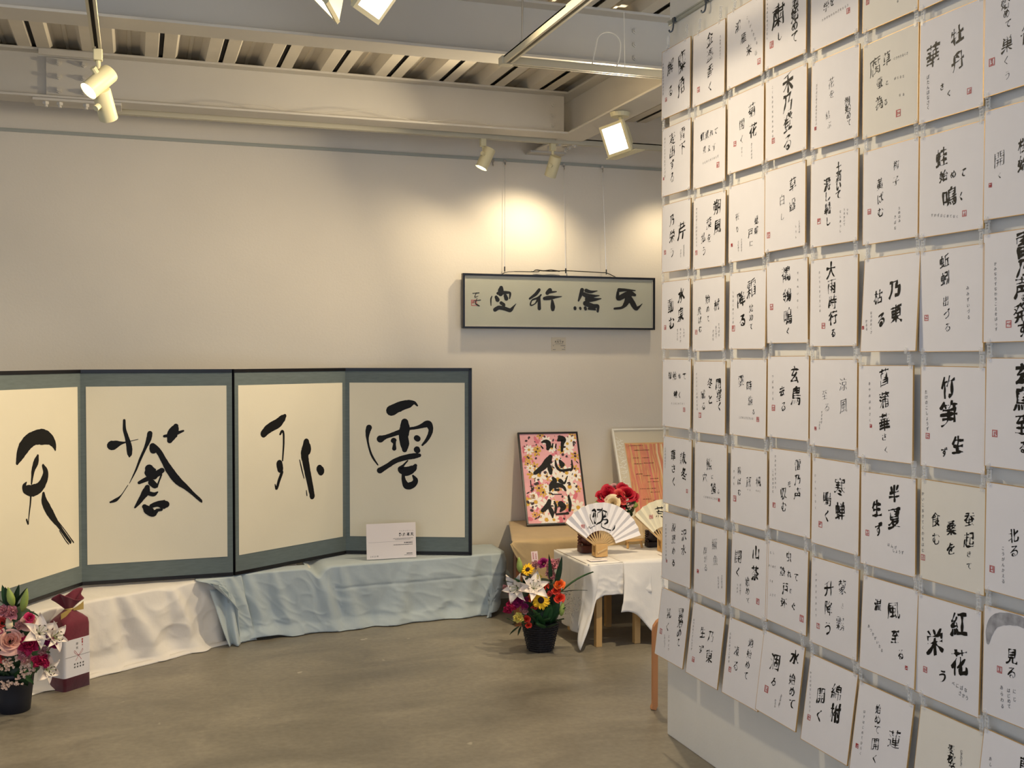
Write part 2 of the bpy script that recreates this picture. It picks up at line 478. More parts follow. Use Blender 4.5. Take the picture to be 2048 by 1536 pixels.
CARDS = [
(1,1,'麋角解る',4.033,2.77,0.3,[('麋角',172,80,169,173,76,0),('解る',77,75,79,172,58,0),('おおしかのつのおつる',12,51,14,169,12,-2)],[(39,198,16)]),
(1,2,'雪下麦出ずる',4.03,2.459,0.3,[('雪下',175,47,176,104,53,0),('麦出ずる',89,54,92,205,50,0),('ゆきくだりてむぎいづる',25,42,28,191,12,-2)],[(17,200,11)]),
(1,3,'芹乃栄う',4.028,2.153,0.3,[('芹',171,118,171,118,65,0),('乃栄う',88,68,92,196,54,0),('せりすなわち',190,179,191,216,11,-2),('さかう',165,195,165,218,11,-2)],[(30,191,17)]),
(1,4,'水泉動む',4.03,1.844,0.3,[('水泉',170,59,168,136,57,1),('動む',82,97,92,166,58,1),('しみず',195,193,196,220,11,-2),('あたたか',167,193,168,239,11,-2),('をふくむ',142,196,143,231,12,-2)],[(35,184,18)]),
(1,5,'雉始めて雊く',4.019,1.534,0.3,[('雉始めて',68,66,188,66,33,1),('雊く',116,140,149,141,35,1),('きじはじめてなく',83,177,190,173,9,-2)],[(189,197,17)]),
(1,6,'款冬華さく',4.012,1.224,0.3,[('款冬',172,77,181,137,50,1),('華さく',89,72,95,177,43,1),('ふきのはなさく',19,51,20,126,12,-2)],[(208,201,15)]),
(1,7,'沢水腹堅める',4.01,0.92,1.2,[('沢水',185,72,184,131,42,0),('腹堅める',98,54,101,194,41,0),('さわみずこおりつめる',30,56,37,189,12,-2)],[(42,198,11)]),
(1,8,'鶏始めて乳く',4.017,0.607,7.0,[('鶏始めて',183,67,186,181,44,1),('乳く',84,89,85,143,45,0),('にわとり',106,177,114,226,12,-2),('とやにつく',69,182,79,223,12,-2)],[(34,173,21)]),
(2,1,'金盞香く',3.772,2.763,0.3,[('金盞香く',129,45,136,221,51,0),('きんせんかさく',207,57,208,133,11,-2)],[(47,213,20)]),
(2,2,'虹蔵れて見えず',3.765,2.451,0.3,[('虹蔵れて',71,83,173,81,35,0),('見えず',87,135,160,137,29,0),('にじかくれてみえず',80,183,189,176,10,-2)],[(190,207,20)]),
(2,3,'朔風葉を払う',3.763,2.145,0.3,[('朔風',180,53,185,124,54,0),('葉を',120,106,124,161,40,0),('払う',80,156,88,205,40,0),('きたかぜこのはをはらう',24,43,27,181,11,-2)],[(27,208,17)]),
(2,4,'橘始めて黄ばむ',3.764,1.836,0.3,[('橘',185,103,185,103,43,0),('始めて',116,78,121,151,33,0),('黄ばむ',53,119,62,189,33,0),('たちばな',202,175,203,214,11,-2),('はじめて',181,185,182,221,11,-2),('きばむ',160,199,160,228,11,-2)],[(30,199,17)]),
(2,5,'閉塞く冬と成る',3.757,1.527,0.3,[('閉塞く',192,83,201,167,43,1),('冬と',130,83,132,143,47,1),('成る',76,126,80,170,40,0),('そらさむくふゆとなる',25,50,32,182,11,-2)],[(54,205,20)]),
(2,6,'熊に蟄穴る',3.743,1.223,0.3,[('熊',111,80,111,80,44,0),('に',136,126,136,126,22,0),('蟄',146,167,146,167,40,1),('る',182,175,182,175,21,0),('穴',79,132,79,132,40,0),('くまあなにこもる',76,206,172,202,10,-2)],[(187,205,13)]),
(2,7,'鱖魚群がる',3.74,0.915,1.2,[('鱖魚',152,64,162,123,43,-1),('群がる',84,100,91,162,33,-1),('さけのうお',211,172,213,211,11,-2),('むらがる',186,182,188,216,11,-2)],[(31,187,15)]),
(2,8,'乃東生ず',3.75,0.604,7.0,[('乃東',158,97,160,169,51,0),('生ず',95,97,98,159,41,0),('なつかれくさしょうず',19,67,26,177,11,-2)],[(48,211,19)]),
(3,1,'鴻雁来る',3.514,2.772,0.3,[('鴻雁来',77,64,151,167,41,0),('る',196,189,196,189,27,-1),('こうがんきたる',139,53,201,157,12,-2)],[(216,224,20)]),
(3,2,'菊花開く',3.507,2.469,0.3,[('菊花',165,77,173,146,51,0),('開く',98,111,99,165,41,0),('ひらく',99,195,100,221,10,-2),('きくのはな',164,193,165,239,10,-2)],[(52,171,19)]),
(3,3,'蟋蟀戸に在り',3.497,2.152,0.3,[('蟋蟀',188,141,188,176,32,0),('戸に',150,181,154,218,30,0),('在り',61,113,62,158,29,0),('きりぎりす',90,198,91,236,10,-2),('とにあり',69,203,70,234,10,-2)],[(24,211,12)]),
(3,4,'霜始めて降る',3.491,1.841,0.3,[('霜',148,61,148,61,64,0),('始めて',149,129,151,193,32,0),('降る',81,95,92,169,52,1),('しもはじめてふる',26,68,28,176,10,-2)],[(31,198,21)]),
(3,5,'霎時施る',3.484,1.535,0.3,[('霎',77,76,77,76,41,0),('時施',131,93,140,144,37,0),('る',161,182,161,182,25,0),('こさめときどきふる',69,206,157,206,9,-2)],[(190,207,17)]),
(3,6,'楓蔦黄ばむ',3.474,1.222,0.3,[('楓',186,108,186,108,37,0),('蔦',123,115,123,115,37,0),('黄ばむ',60,83,61,159,29,0),('きばむ',23,87,24,132,10,-2),('つた',117,143,133,143,8,-2),('もみじ',174,140,196,140,8,-2)],[(30,184,21)]),
(3,7,'山茶始めて開く',3.465,0.919,1.2,[('山茶',163,52,160,123,49,1),('始めて',111,163,120,226,32,0),('開く',45,85,47,141,49,0),('つばき',46,186,47,210,10,-2),('はじめて',66,182,67,213,10,-2)],[(183,216,20)]),
(3,8,'地始めて凍る',3.476,0.607,7.0,[('地始めて',156,59,148,173,36,0),('凍る',71,107,76,158,40,0),('ちはじめてこおる',17,58,27,154,11,-2)],[(40,180,18)]),
(4,1,'天地始めて粛し',3.262,2.779,0.3,[('地始めて',178,97,177,205,44,1),('粛',81,106,81,106,81,1),('し',90,178,90,178,35,1),('てんちはじめてさむし',12,37,14,165,10,-2)],[(42,195,23)]),
(4,2,'禾乃登る',3.256,2.472,0.3,[('禾乃登る',135,35,137,229,64,1),('こくものすなわちみのる',43,30,46,193,10,-2)],[(50,209,18)]),
(4,3,'草露白し',3.259,2.167,0.3,[('草露',170,66,168,132,44,0),('白し',108,108,110,163,35,-1),('くさのつゆ',208,191,209,225,9,-2),('しろし',189,204,190,239,9,-2)],[(27,215,20)]),
(4,4,'鶺鴒鳴く',3.249,1.859,-1.0,[('鶺鴒鳴',119,45,128,185,53,1),('く',128,233,128,233,26,1),('せきれいなく',187,46,185,157,9,-2)],[(31,150,20)]),
(4,5,'玄鳥去る',3.234,1.545,0.3,[('玄鳥',161,61,172,128,60,1),('去る',90,116,99,166,40,1),('つばめさる',32,67,34,142,10,-2)],[(38,173,20)]),
(4,6,'雷乃声を収む',3.221,1.237,0.3,[('雷乃声',170,43,169,135,39,0),('を',123,110,123,110,24,0),('収む',87,145,91,189,37,0),('かみなりすなわち',38,26,40,130,10,-2),('こえをおさむ',24,76,25,145,10,-2)],[(32,190,17)]),
(4,7,'虫蟄れて戸を坏ぐ',3.234,0.925,1.2,[('虫',132,37,132,37,37,1),('蟄れて',97,92,177,95,31,1),('戸',117,145,117,145,40,1),('を',149,146,149,146,24,0),('坏ぐ',110,194,167,192,34,1),('むし',24,42,42,40,10,-2),('かくれて',17,87,53,86,10,-2),('とを',27,136,39,137,10,-2),('ふさぐ',30,183,57,180,10,-2)],[(215,221,22)]),
(4,8,'水始めて涸る',3.249,0.613,7.0,[('水',192,45,192,45,54,1),('始めて',192,116,206,190,40,1),('涸',86,88,86,88,59,1),('る',90,152,90,152,41,1),('みずはじめて',143,183,136,220,10,-2),('かるる',113,208,114,227,10,-2)],[(54,188,23)]),
(5,1,'鷹乃学を習う',2.995,2.77,0.3,[('学を',82,152,112,146,33,0),('たかすなわちわざをならう',64,187,190,180,9,-2)],[(193,197,17)]),
(5,2,'桐始めて花を結ぶ',2.992,2.463,0.3,[('花を',105,84,109,118,33,-1),('桐始めて',187,156,198,222,28,0),('結ぶ',90,179,98,210,27,-1),('きりはじめてはなをむすぶ',29,75,29,194,9,-2)],[(26,208,11)]),
(5,3,'土潤いて溽し暑し',2.991,2.157,0.3,[('土潤いて',145,42,146,125,35,1),('溽し暑し',88,84,95,198,39,1),('つち',191,175,191,186,9,-2),('うるおいて',176,173,177,217,9,-2),('むしあつし',157,176,158,235,9,-2)],[(47,193,18)]),
(5,4,'大雨時行る',2.99,1.846,0.3,[('大雨時行',108,40,123,184,48,1),('る',125,231,125,231,33,1),('たいうときどきふる',49,41,54,160,9,-2)],[(73,208,18)]),
(5,5,'涼風至る',2.987,1.535,0.3,[('涼風',173,76,176,140,44,-1),('至る',79,110,92,148,35,-1),('すずかぜ',65,165,64,196,9,-2),('いたる',55,196,53,215,9,-2)],[(32,217,11)]),
(5,6,'寒蝉鳴く',2.975,1.226,0.3,[('寒蝉',145,77,149,151,56,1),('鳴く',81,121,82,175,44,1),('ひぐらしなく',18,57,22,159,9,-2)],[(49,207,19)]),
(5,7,'蒙き霧升降う',2.974,0.912,1.2,[('蒙',163,66,163,66,44,0),('き',166,122,166,122,24,-1),('霧',158,177,158,177,50,0),('升降う',97,82,97,206,48,0),('ふかききりまとう',27,53,32,181,9,-2)],[(45,212,17)]),
(5,8,'綿柎開く',2.976,0.601,7.5,[('綿柎',152,79,159,140,54,1),('開く',78,110,83,172,46,1),('わたのはなしべひらく',12,58,31,173,9,-2)],[(31,194,17)]),
(6,1,'菊の候',2.734,2.758,0.3,[('ほたる',71,179,157,224,11,-2)],[(23,188,15)]),
(6,2,'腐草螢と為る',2.73,2.45,0.3,[('腐',55,73,55,73,51,0),('草',107,64,107,64,41,0),('螢',76,125,76,125,34,0),('と',110,132,110,132,17,0),('為',77,181,77,181,45,0),('る',105,186,105,186,22,0),('くされたるくさ',141,73,195,72,9,-2),('ほたると',145,129,180,131,9,-2),('なる',166,180,181,182,9,-2)],[(160,229,20)]),
(6,3,'梅子黄ばむ',2.726,2.14,0.3,[('梅子',148,61,148,105,31,0),('黄ばむ',78,104,82,184,35,0),('うめのみ',163,184,165,219,10,-2),('きばむ',146,206,147,237,10,-2)],[(31,177,16)]),
(6,4,'乃東枯る',2.715,1.828,3.0,[('乃東',143,93,153,166,59,1),('枯る',72,114,90,180,45,1),('なつかれくさ',42,159,47,215,10,-2),('かるる',22,182,25,205,10,-2)],[(8,201,10)]),
(6,5,'菖蒲華さく',2.74,1.518,0.3,[('菖蒲華',118,34,122,162,53,1),('さく',121,204,130,240,26,0),('あやめはなさく',52,53,56,160,10,-2)],[(60,176,10)]),
(6,6,'半夏生ず',2.724,1.207,0.3,[('半夏',151,51,152,119,55,2),('生ず',74,102,84,161,45,2),('はんげ',128,198,158,201,11,-2),('しょうず',150,211,188,211,11,-2)],[(32,178,17)]),
(6,7,'温風至る',2.711,0.903,2.6,[('温',73,75,73,75,39,1),('風',140,75,140,75,61,1),('至る',153,147,181,189,37,1),('あつかぜいたる',36,144,99,199,11,-2)],[(206,221,11)]),
(6,8,'蓮始めて開く',2.726,0.585,7.5,[('蓮',178,115,178,115,61,0),('始めて',97,55,103,112,31,0),('開く',102,154,108,194,34,0),('はすはじめてひらく',39,81,43,202,10,-2)],[(24,186,13)]),
(7,1,'蛙',2.489,2.752,0.3,[],[]),
(7,2,'牡丹華さく',2.485,2.444,0.3,[('牡丹',144,70,148,136,53,1),('華',53,99,53,99,63,1),('さく',90,191,117,214,22,1),('ぼたんはなさく',35,152,37,234,13,-2)],[(191,224,16)]),
(7,3,'蛙始めて鳴く',2.481,2.136,0.3,[('蛙',86,69,86,69,55,1),('始めて',95,118,167,120,31,1),('鳴',118,176,118,176,54,1),('く',161,180,161,180,25,2),('かわずはじめてなく',53,215,148,231,9,-2)],[(174,226,16)]),
(7,4,'蚯蚓出づる',2.477,1.827,0.3,[('蚯蚓',97,33,101,78,36,0),('出づる',104,138,113,207,30,0),('みみずいづる',184,109,189,184,11,-2)],[(30,180,16)]),
(7,5,'竹笋生ず',2.471,1.517,-0.6,[('竹',107,52,107,52,62,2),('笋',111,124,111,124,69,2),('生',144,204,144,204,48,2),('ず',94,227,94,227,34,1),('たけのこしょうず',22,70,28,170,12,-2)],[(29,189,16)]),
(7,6,'蚕起きて桑を食む',2.465,1.211,0.3,[('蚕起',186,85,185,138,40,1),('きて',186,175,187,205,23,0),('桑を',120,117,120,171,41,1),('食む',59,103,63,154,40,0),('かいこおきてくわをはむ',9,40,12,194,11,-2)],[(13,213,16)]),
(7,7,'紅花栄う',2.474,0.898,1.5,[('紅花',161,50,167,148,71,2),('栄',73,117,73,117,71,1),('う',107,200,107,200,44,1),('べにばな',148,209,194,213,13,-2),('さかう',174,227,199,232,13,-2)],[(40,201,16)]),
(7,8,'麦秋至る',2.457,0.593,7.0,[('麦秋至',130,77,138,122,27,1),('むぎのとき',167,71,171,103,10,-2)],[]),
(8,1,'桃始めて笑く',2.251,2.769,0.3,[('桃始めて',86,194,88,289,29,0)],[]),
(8,2,'雀始めて巣くう',2.246,2.463,0.3,[('始めて',73,57,82,109,29,0),('巣',80,158,80,158,45,0),('くう',78,198,82,234,26,-1),('雀',144,147,144,147,47,1)],[(30,189,20)]),
(8,3,'桜始めて開く',2.242,2.155,0.3,[('開',52,126,52,126,46,-1),('く',54,167,54,167,18,0),('桜始',129,104,130,148,40,1)],[(24,187,11)]),
(8,4,'雷乃声を発す',2.239,1.85,0.3,[('雷',136,35,136,35,66,2),('乃声',132,93,129,140,47,1),('を',135,166,135,166,22,1),('発す',124,203,134,241,47,1),('かみなりすなわちこえをはっす',42,77,47,239,10,-2)],[(88,228,18)]),
(8,5,'玄鳥至る',2.228,1.539,0.3,[('玄鳥至',120,38,122,160,56,2),('る',127,214,127,214,35,1)],[(34,188,18)]),
(8,6,'鴻雁北る',2.224,1.228,0.3,[('北る',94,121,98,158,33,0),('鴻雁',149,38,150,92,42,1),('こうがんかえる',61,158,64,239,11,-2)],[(26,216,17)]),
(8,7,'虹始めて見る',2.223,0.919,1.2,[('見る',96,107,97,147,43,1),('虹始めて',150,20,153,123,35,1),('にじ',107,190,108,209,12,-2),('はじめて',88,193,91,231,12,-2),('あらわる',65,192,69,237,12,-2)],[(57,150,17)]),
(8,8,'葭始めて生ず',2.222,0.606,7.0,[('あし',32,68,35,81,11,-2),('葭始めて',141,44,153,133,35,1)],[]),
]

BRUSH = {
'cloud':[[282,1224,61.9,337,1250,58.2,388,1265,47.3,418,1271,21.8,438,1254,10.2],[147,1122,36.5,139,1089,26.3,139,1045,13.1,152,987,11.7,170,943,13.1,200,899,7.3],[215,1054,43.8,248,1067,24.8,292,1082,26.2,344,1101,30.6],[362,1155,45.1,362,1112,61.9,355,1068,56.8,362,1024,54.6,362,991,32.0],[381,1115,16.0,432,1123,18.9,469,1135,29.1,502,1145,42.2,518,1116,30.5,512,1083,24.7,494,1050,20.4,468,1019,11.6],[296,1044,36.4,300,1027,17.5,299,998,26.2],[434,1061,36.4,440,1057,36.4],[435,992,39.3,439,987,36.4],[212,866,36.5,255,892,29.2,307,925,30.6,365,944,32.8,424,955,32.8,450,958,21.8],[380,926,7.3,352,896,14.6,336,874,36.4,373,862,54.6,413,880,40.1,426,897,21.8],[353,845,18.9,355,812,24.8,369,780,39.4,391,775,42.3,419,791,36.4,425,813,29.1,411,836,11.7]],
'outside':[[203,1120,43.2,242,1148,52.9,304,1172,54.7,341,1199,42.6,356,1211,23.4],[321,1110,12.3,335,1126,16.5,346,1112,13.7,346,1046,12.4,338,961,9.6],[315,945,45.2,320,914,42.5],[333,896,20.6,311,850,20.5,293,807,16.4,282,832,5.5],[517,1053,43.6,516,1014,73.1,504,980,58.9,516,916,47.8,534,844,43.7,551,779,39.5,560,739,38.2],[465,955,5.6,479,905,8.4,497,847,5.6],[515,775,5.6,519,746,7.0],[617,893,47.0,629,877,54.2]],
'blue':[[217,1214,12.7,218,1166,16.5,230,1121,21.6,240,1076,28.0,242,1038,24.2,241,1024,8.9],[156,1084,50.7,181,1092,34.9,205,1096,15.2,235,1102,5.1,284,1113,3.2],[442,1102,28.4,455,1135,52.9,470,1167,41.3,474,1178,25.8],[415,1126,14.2,446,1132,19.3],[476,1140,19.4,511,1152,10.3],[343,1143,25.6,337,1112,25.6,320,1068,15.4,295,1011,12.8,270,948,8.9,240,885,2.5],[232,875,3.2,200,826,5.1,173,801,16.5,146,790,10.1],[356,1076,32.1,359,1054,37.2],[365,1073,25.7,387,1046,28.3,411,1001,29.6,441,945,38.7,478,892,40.1,521,854,27.2,558,817,18.2,596,780,15.6,603,769,5.2],[338,959,42.3,346,938,62.8,362,919,38.5],[288,886,16.6,312,898,21.8,349,913,28.2,380,931,32.1,401,946,28.3],[399,924,9.0,385,886,7.7,376,860,9.0],[349,884,35.9,366,868,30.8],[328,861,25.6,321,837,38.4,300,805,28.1,281,777,19.2,266,757,8.9],[336,828,21.8,360,822,21.8,379,833,7.7],[313,760,25.6,332,740,44.9,354,723,39.8,369,730,23.1],[348,762,23.1,378,770,29.6,409,767,47.7,420,767,36.1],[375,738,16.7,397,740,15.4]],
'sky':[[261,1047,20.6,277,1071,48.1,300,1104,71.9,337,1135,75.3,397,1155,71.5,464,1154,75.9,516,1137,55.1,545,1110,34.9,555,1084,12.1],[416,1066,16.5,403,1039,38.7,381,1003,26.9,372,969,16.3,366,938,10.5],[456,1015,17.8,475,982,40.4,465,947,50.5,431,915,54.3,379,904,58.5,329,913,46.3,311,930,32.3,327,948,8.1],[360,883,12.8,355,842,10.5,347,803,8.1,340,763,5.8,337,749,9.3,326,771,10.4],[457,878,20.2,463,840,42.8,501,787,47.9,544,739,35.0,583,698,20.7,633,646,18.4,674,606,16.1],[564,733,6.1,623,679,4.9,674,627,6.2,700,601,7.4],[583,679,4.9,633,622,5.5,658,599,4.9]],
'frame':[[254,1979,29.8,252,1962,42.5,250,1941,35.4],[232,1944,21.2,261,1948,28.4,306,1950,17.1,314,1940,17.1,310,1913,9.9],[193,1925,7.1,186,1904,11.3,187,1866,5.7],[221,1920,24.1,230,1904,32.6],[282,1928,28.4,288,1912,31.2],[254,1884,25.5,273,1870,21.3,250,1850,17.0],[213,1841,29.7,239,1854,29.7,276,1849,28.4,314,1839,28.4,336,1861,14.2,353,1880,4.3],[509,1972,23.0,487,1945,24.4,445,1914,14.3],[522,1940,11.5,502,1920,17.2,461,1905,10.0,451,1873,11.4,480,1882,8.6,506,1917,20.1],[509,1920,21.5,510,1853,27.3],[583,1970,33.1,564,1952,28.8],[575,1957,21.6,627,1962,7.2],[544,1917,24.4,579,1922,31.7,625,1927,15.9,664,1932,4.3],[598,1904,18.7,602,1868,34.6,602,1848,28.8],[805,1976,32.1,792,1936,24.8,780,1906,13.1],[833,1973,29.2,866,1965,21.9,912,1973,4.4],[819,1948,32.1,851,1937,35.1,926,1942,5.9],[843,1915,43.8,890,1916,26.3,939,1923,5.9],[827,1890,36.5,882,1872,36.6,916,1874,23.4,914,1840,19.0],[851,1857,17.5,898,1851,13.2],[755,1860,23.2,756,1855,23.2],[791,1860,18.9,793,1855,18.9],[826,1861,23.3,829,1854,23.3],[1065,1981,29.6,1113,1982,20.8,1182,1980,7.4],[1057,1967,20.7,1059,1926,32.5,1097,1943,41.5,1146,1959,41.6,1180,1951,20.8],[1137,1950,49.0,1121,1905,43.0,1089,1868,20.7,1033,1859,16.2],[1138,1935,37.1,1162,1899,43.1,1186,1864,35.7,1211,1874,16.4,1233,1894,4.5],[66,1941,3.5,108,1945,5.6],[91,1946,4.2,80,1918,5.6,102,1924,3.5],[75,1894,3.5,118,1900,5.6],[95,1910,3.5,84,1881,5.6,100,1868,9.9,112,1863,3.5]],
'poster':[[153,543,8.7,173,549,18.7,192,542,26.2,195,519,28.6,187,498,17.4],[144,520,5.0,155,503,8.7],[261,554,12.5,279,564,36.3,297,558,30.0,287,530,18.7,278,483,13.7],[224,533,7.5,217,510,11.2],[245,530,6.2,239,506,8.7],[199,446,22.3,177,414,38.3,141,375,32.0,88,339,20.9],[182,394,16.1,187,361,27.1,188,336,18.5],[228,420,7.4,231,380,14.8,254,353,13.6,305,355,14.8,332,364,12.4,335,417,7.5],[257,418,12.4,268,392,32.2],[200,303,16.0,207,283,27.0,185,251,28.2,170,218,8.6],[245,283,23.4,270,268,12.3,295,313,4.9],[204,250,30.6,230,256,24.5,260,242,18.4,271,221,12.3],[206,225,13.5,227,224,12.2],[191,196,4.9,243,195,4.9],[160,153,21.9,145,124,27.9,110,93,20.6],[158,108,20.6,168,79,24.2,169,47,8.5],[192,148,9.7,198,116,14.6,190,79,12.1],[195,67,9.7,271,70,12.2],[231,131,34.1,245,112,30.4,223,85,10.9],[287,179,12.2,291,133,17.1,283,87,13.4],[53,290,4.9,53,261,4.9,55,216,4.9],[46,252,3.7,68,254,3.7],[46,223,3.7,67,229,3.7]],
'fan':[[-43,251,9.6,-34,255,12.9,-25,245,10.9],[-55,230,4.5,-55,208,5.1,-39,177,4.5],[-36,239,5.8,-39,217,8.4],[-27,236,8.4,-28,207,11.0,-29,181,9.7],[-12,254,8.4,11,253,9.7,14,262,4.5],[1,244,5.2,-12,235,2.6,-13,212,2.6],[14,246,6.5,18,217,11.0,11,192,11.0,-20,174,6.5],[21,248,6.5,37,239,9.1,35,223,12.9,15,205,7.8],[18,198,4.5,44,197,8.4,44,181,9.7,28,175,7.8],[11,179,4.5,13,160,5.2,39,146,4.5,63,138,7.1],[91,162,4.6,86,147,7.2,74,134,2.6],[-72,153,1.9,-63,164,2.6,-55,154,2.6,-46,161,2.6,-29,167,3.2]],
'fan2':[[-64,240,4.0,-41,244,6.6,-14,245,5.3],[-46,251,4.6,-41,229,3.3],[-25,252,4.0,-21,237,4.0],[-55,224,4.0,-16,223,6.0],[-37,231,4.6,-44,215,6.6,-23,211,4.0],[-52,202,3.3,-55,196,3.3],[-39,203,3.3,-41,195,3.3],[-26,198,4.7,-12,190,5.3]],
}
load_glyphs(''.join(t[0] for c in CARDS for t in c[6]) + '雲外蒼天うんがいそうてん2023年天馬行空御祝')
# ================================================================== the setting
WX, WY = 2.045, 6.64          # partition face, back wall face
m = MB(); m.box((0.0, 2.6, -0.05), (9.0, 9.0, 0.1)); tag(build('floor', m, M_FLOOR), kind='structure')
m = MB(); m.box((0.0, WY + 0.06, 1.7), (9.0, 0.12, 3.4)); tag(build('wall_back', m, M_WALL), kind='structure')
m = MB(); m.box((WX + 0.09, 1.0, 1.75), (0.18, 6.04, 3.5)); tag(build('wall_right', m, M_PART, bevel=0.004), kind='structure')
m = MB(); m.box((-4.1, 4.8, 1.7), (0.12, 4.0, 3.4)); tag(build('wall_left', m, M_WALL), kind='structure')
m = MB(); m.box((4.4, 5.2, 1.7), (0.12, 3.6, 3.4)); tag(build('wall_far_right', m, M_WALL), kind='structure')

# corrugated steel deck: one folded sheet per 0.3 m bay, running front to back
DZ = 3.09
deck = MB(); deck.box((0.2, 2.6, DZ + 0.14), (9.0, 9.0, 0.08))
ceiling = tag(build('ceiling', deck, M_DECK), kind='structure')
def deck_sheet():
    mb = MB()
    prof = [(-0.143, 0.0), (-0.143, 0.006), (-0.137, 0.0), (-0.076, 0.0), (-0.052, 0.050), (-0.012, 0.050), (-0.008, 0.044), (0.008, 0.044), (0.012, 0.050), (0.052, 0.050), (0.076, 0.0), (0.137, 0.0), (0.143, 0.006)]
    prof = prof[2:]
    y0, y1 = -1.7, WY
    for (xa, za), (xb, zb) in zip(prof, prof[1:]):
        mb.face([(xa, y0, za), (xb, y0, zb), (xb, y1, zb), (xa, y1, za)])
    return mb
base_sheet = None
for k in range(26):
    x = -3.62 + 0.3 * k
    if base_sheet is None:
        base_sheet = build('deck_sheet', deck_sheet(), M_DECK, parent=ceiling)
        o = base_sheet
    else:
        o = link_copy(base_sheet, ceiling)
    o.location = (x, 0, DZ)
# dark joints between sheets and stops behind the beams close the corrugations
dk = MB()
for k in range(27):
    dk.box((-3.77 + 0.3 * k, 2.4, DZ + 0.04), (0.02, 8.4, 0.06))
build('joint_gap', dk, M_DARK, parent=ceiling)
fz = None
for yy in (6.17, 4.70):
    for k in range(26):
        if fz is None:
            q = MB(); q.face([(-0.075, 0, 0.001), (0.075, 0, 0.001), (0.052, 0.02, 0.050), (-0.052, 0.02, 0.050)])
            fz = build('end_closure', q, mat('closure_foam', srgb(176, 162, 138), 0.9, nscale=25, namt=0.5), parent=ceiling); o = fz
        else:
            o = link_copy(fz, ceiling)
        o.location = (-3.62 + 0.3 * k, yy, DZ)

BZ = 2.845
def i_beam(name, label, a, b, width, flange=0.16, height=None):
    """steel I-beam from a to b (xy), bottom at BZ"""
    h = height or (DZ - BZ)
    d = Vector((b[0] - a[0], b[1] - a[1], 0)); L = d.length; ang = math.atan2(d.y, d.x)
    t = thing(name, label, 'beam', ((a[0] + b[0]) / 2, (a[1] + b[1]) / 2, BZ), (0, 0, ang))
    for part, z, th in (('bottom_flange', 0.006, 0.012), ('top_flange', h - 0.006, 0.012)):
        q = MB(); q.box((0, 0, z), (L, flange, th)); build(part, q, M_STEEL, parent=t, bevel=0.002)
    q = MB(); q.box((0, 0, h / 2), (L, 0.012, h - 0.022)); build('web', q, M_STEEL, parent=t)
    return t
def bolt_mesh(r=0.012, l=0.012):
    q = MB(); r *= 1.25; q.tube([(0, 0, 0), (0, 0, l)], r, 6); q.tube([(0, 0, l), (0, 0, l * 1.8)], r * 0.55, 8); return q
beamA = i_beam('steel_beam', 'white painted steel beam just in front of the back wall', (-4.0, 6.08), (2.40, 6.08), 0)
beamB = i_beam('steel_beam', 'white steel beam nearer the viewer, above the twin flood lamps', (-4.0, 4.60), (3.6, 4.60), 0)
beamC = i_beam('steel_beam', 'white steel cross beam carrying the bright square flood lamp', (2.48, 4.69), (2.48, WY), 0, flange=0.17)
# bolted splice on the far beam (left), in beam-local coordinates
def on_beam(bm_, x, y, z):
    return (x - bm_.location.x, y - bm_.location.y, z - BZ)
q = MB(); q.box(on_beam(beamA, -0.30, 6.068, BZ + 0.12), (0.24, 0.012, 0.19)); build('splice_plate', q, M_STEEL, parent=beamA, bevel=0.002)
q = MB(); q.box(on_beam(beamA, -0.27, 6.08, BZ - 0.008), (0.42, 0.15, 0.014)); build('splice_plate', q, M_STEEL, parent=beamA, bevel=0.002)
q = MB(); q.box(on_beam(beamA, -0.30, 6.0, DZ - 0.02), (0.3, 0.012, 0.03)); build('splice_plate', q, M_STEEL, parent=beamA, bevel=0.002)
b0 = None
for ix in (-0.36, -0.24):
    for iz in (0.05, 0.12, 0.19):
        o = build('bolt', bolt_mesh(), M_STEEL, parent=beamA) if b0 is None else link_copy(b0, beamA)
        b0 = b0 or o
        o.location = on_beam(beamA, ix, 6.062, BZ + iz); o.rotation_euler = (R(90), 0, 0)
for ix in (-0.42, -0.355, -0.23, -0.165):
    o = link_copy(b0, beamA); o.location = on_beam(beamA, ix, 6.04, BZ - 0.015); o.rotation_euler = (R(180), 0, 0); o.scale = (1.1, 1.1, 1.2)
for iz in (0.06, 0.12, 0.18):
    o = link_copy(b0, beamA); o.location = on_beam(beamA, 2.33, 6.074, BZ + iz); o.rotation_euler = (R(90), 0, 0); o.scale = (.9, .9, .5)
    o = link_copy(b0, beamB); o.location = on_beam(beamB, 2.16, 4.594, BZ + iz); o.rotation_euler = (R(90), 0, 0); o.scale = (.9, .9, .5)
# C beam is rotated 90 degrees: local x = world y
q = MB(); q.box((-0.05, -0.02, (DZ - BZ) / 2), (0.01, 0.15, DZ - BZ - 0.03)); 
q2 = MB(); q2.box((0.93, 0.0, -0.006), (0.10, 0.24, 0.012)); build('end_plate', q2, M_STEEL, parent=beamC)
for dx in (0.62, 0.70, 0.78):
    for dy in (-0.05, 0.05):
        o = link_copy(b0, beamC); o.location = (dx - 0.06, dy, -0.002); o.rotation_euler = (R(180), 0, 0); o.scale = (1.2, 1.2, 1.3)

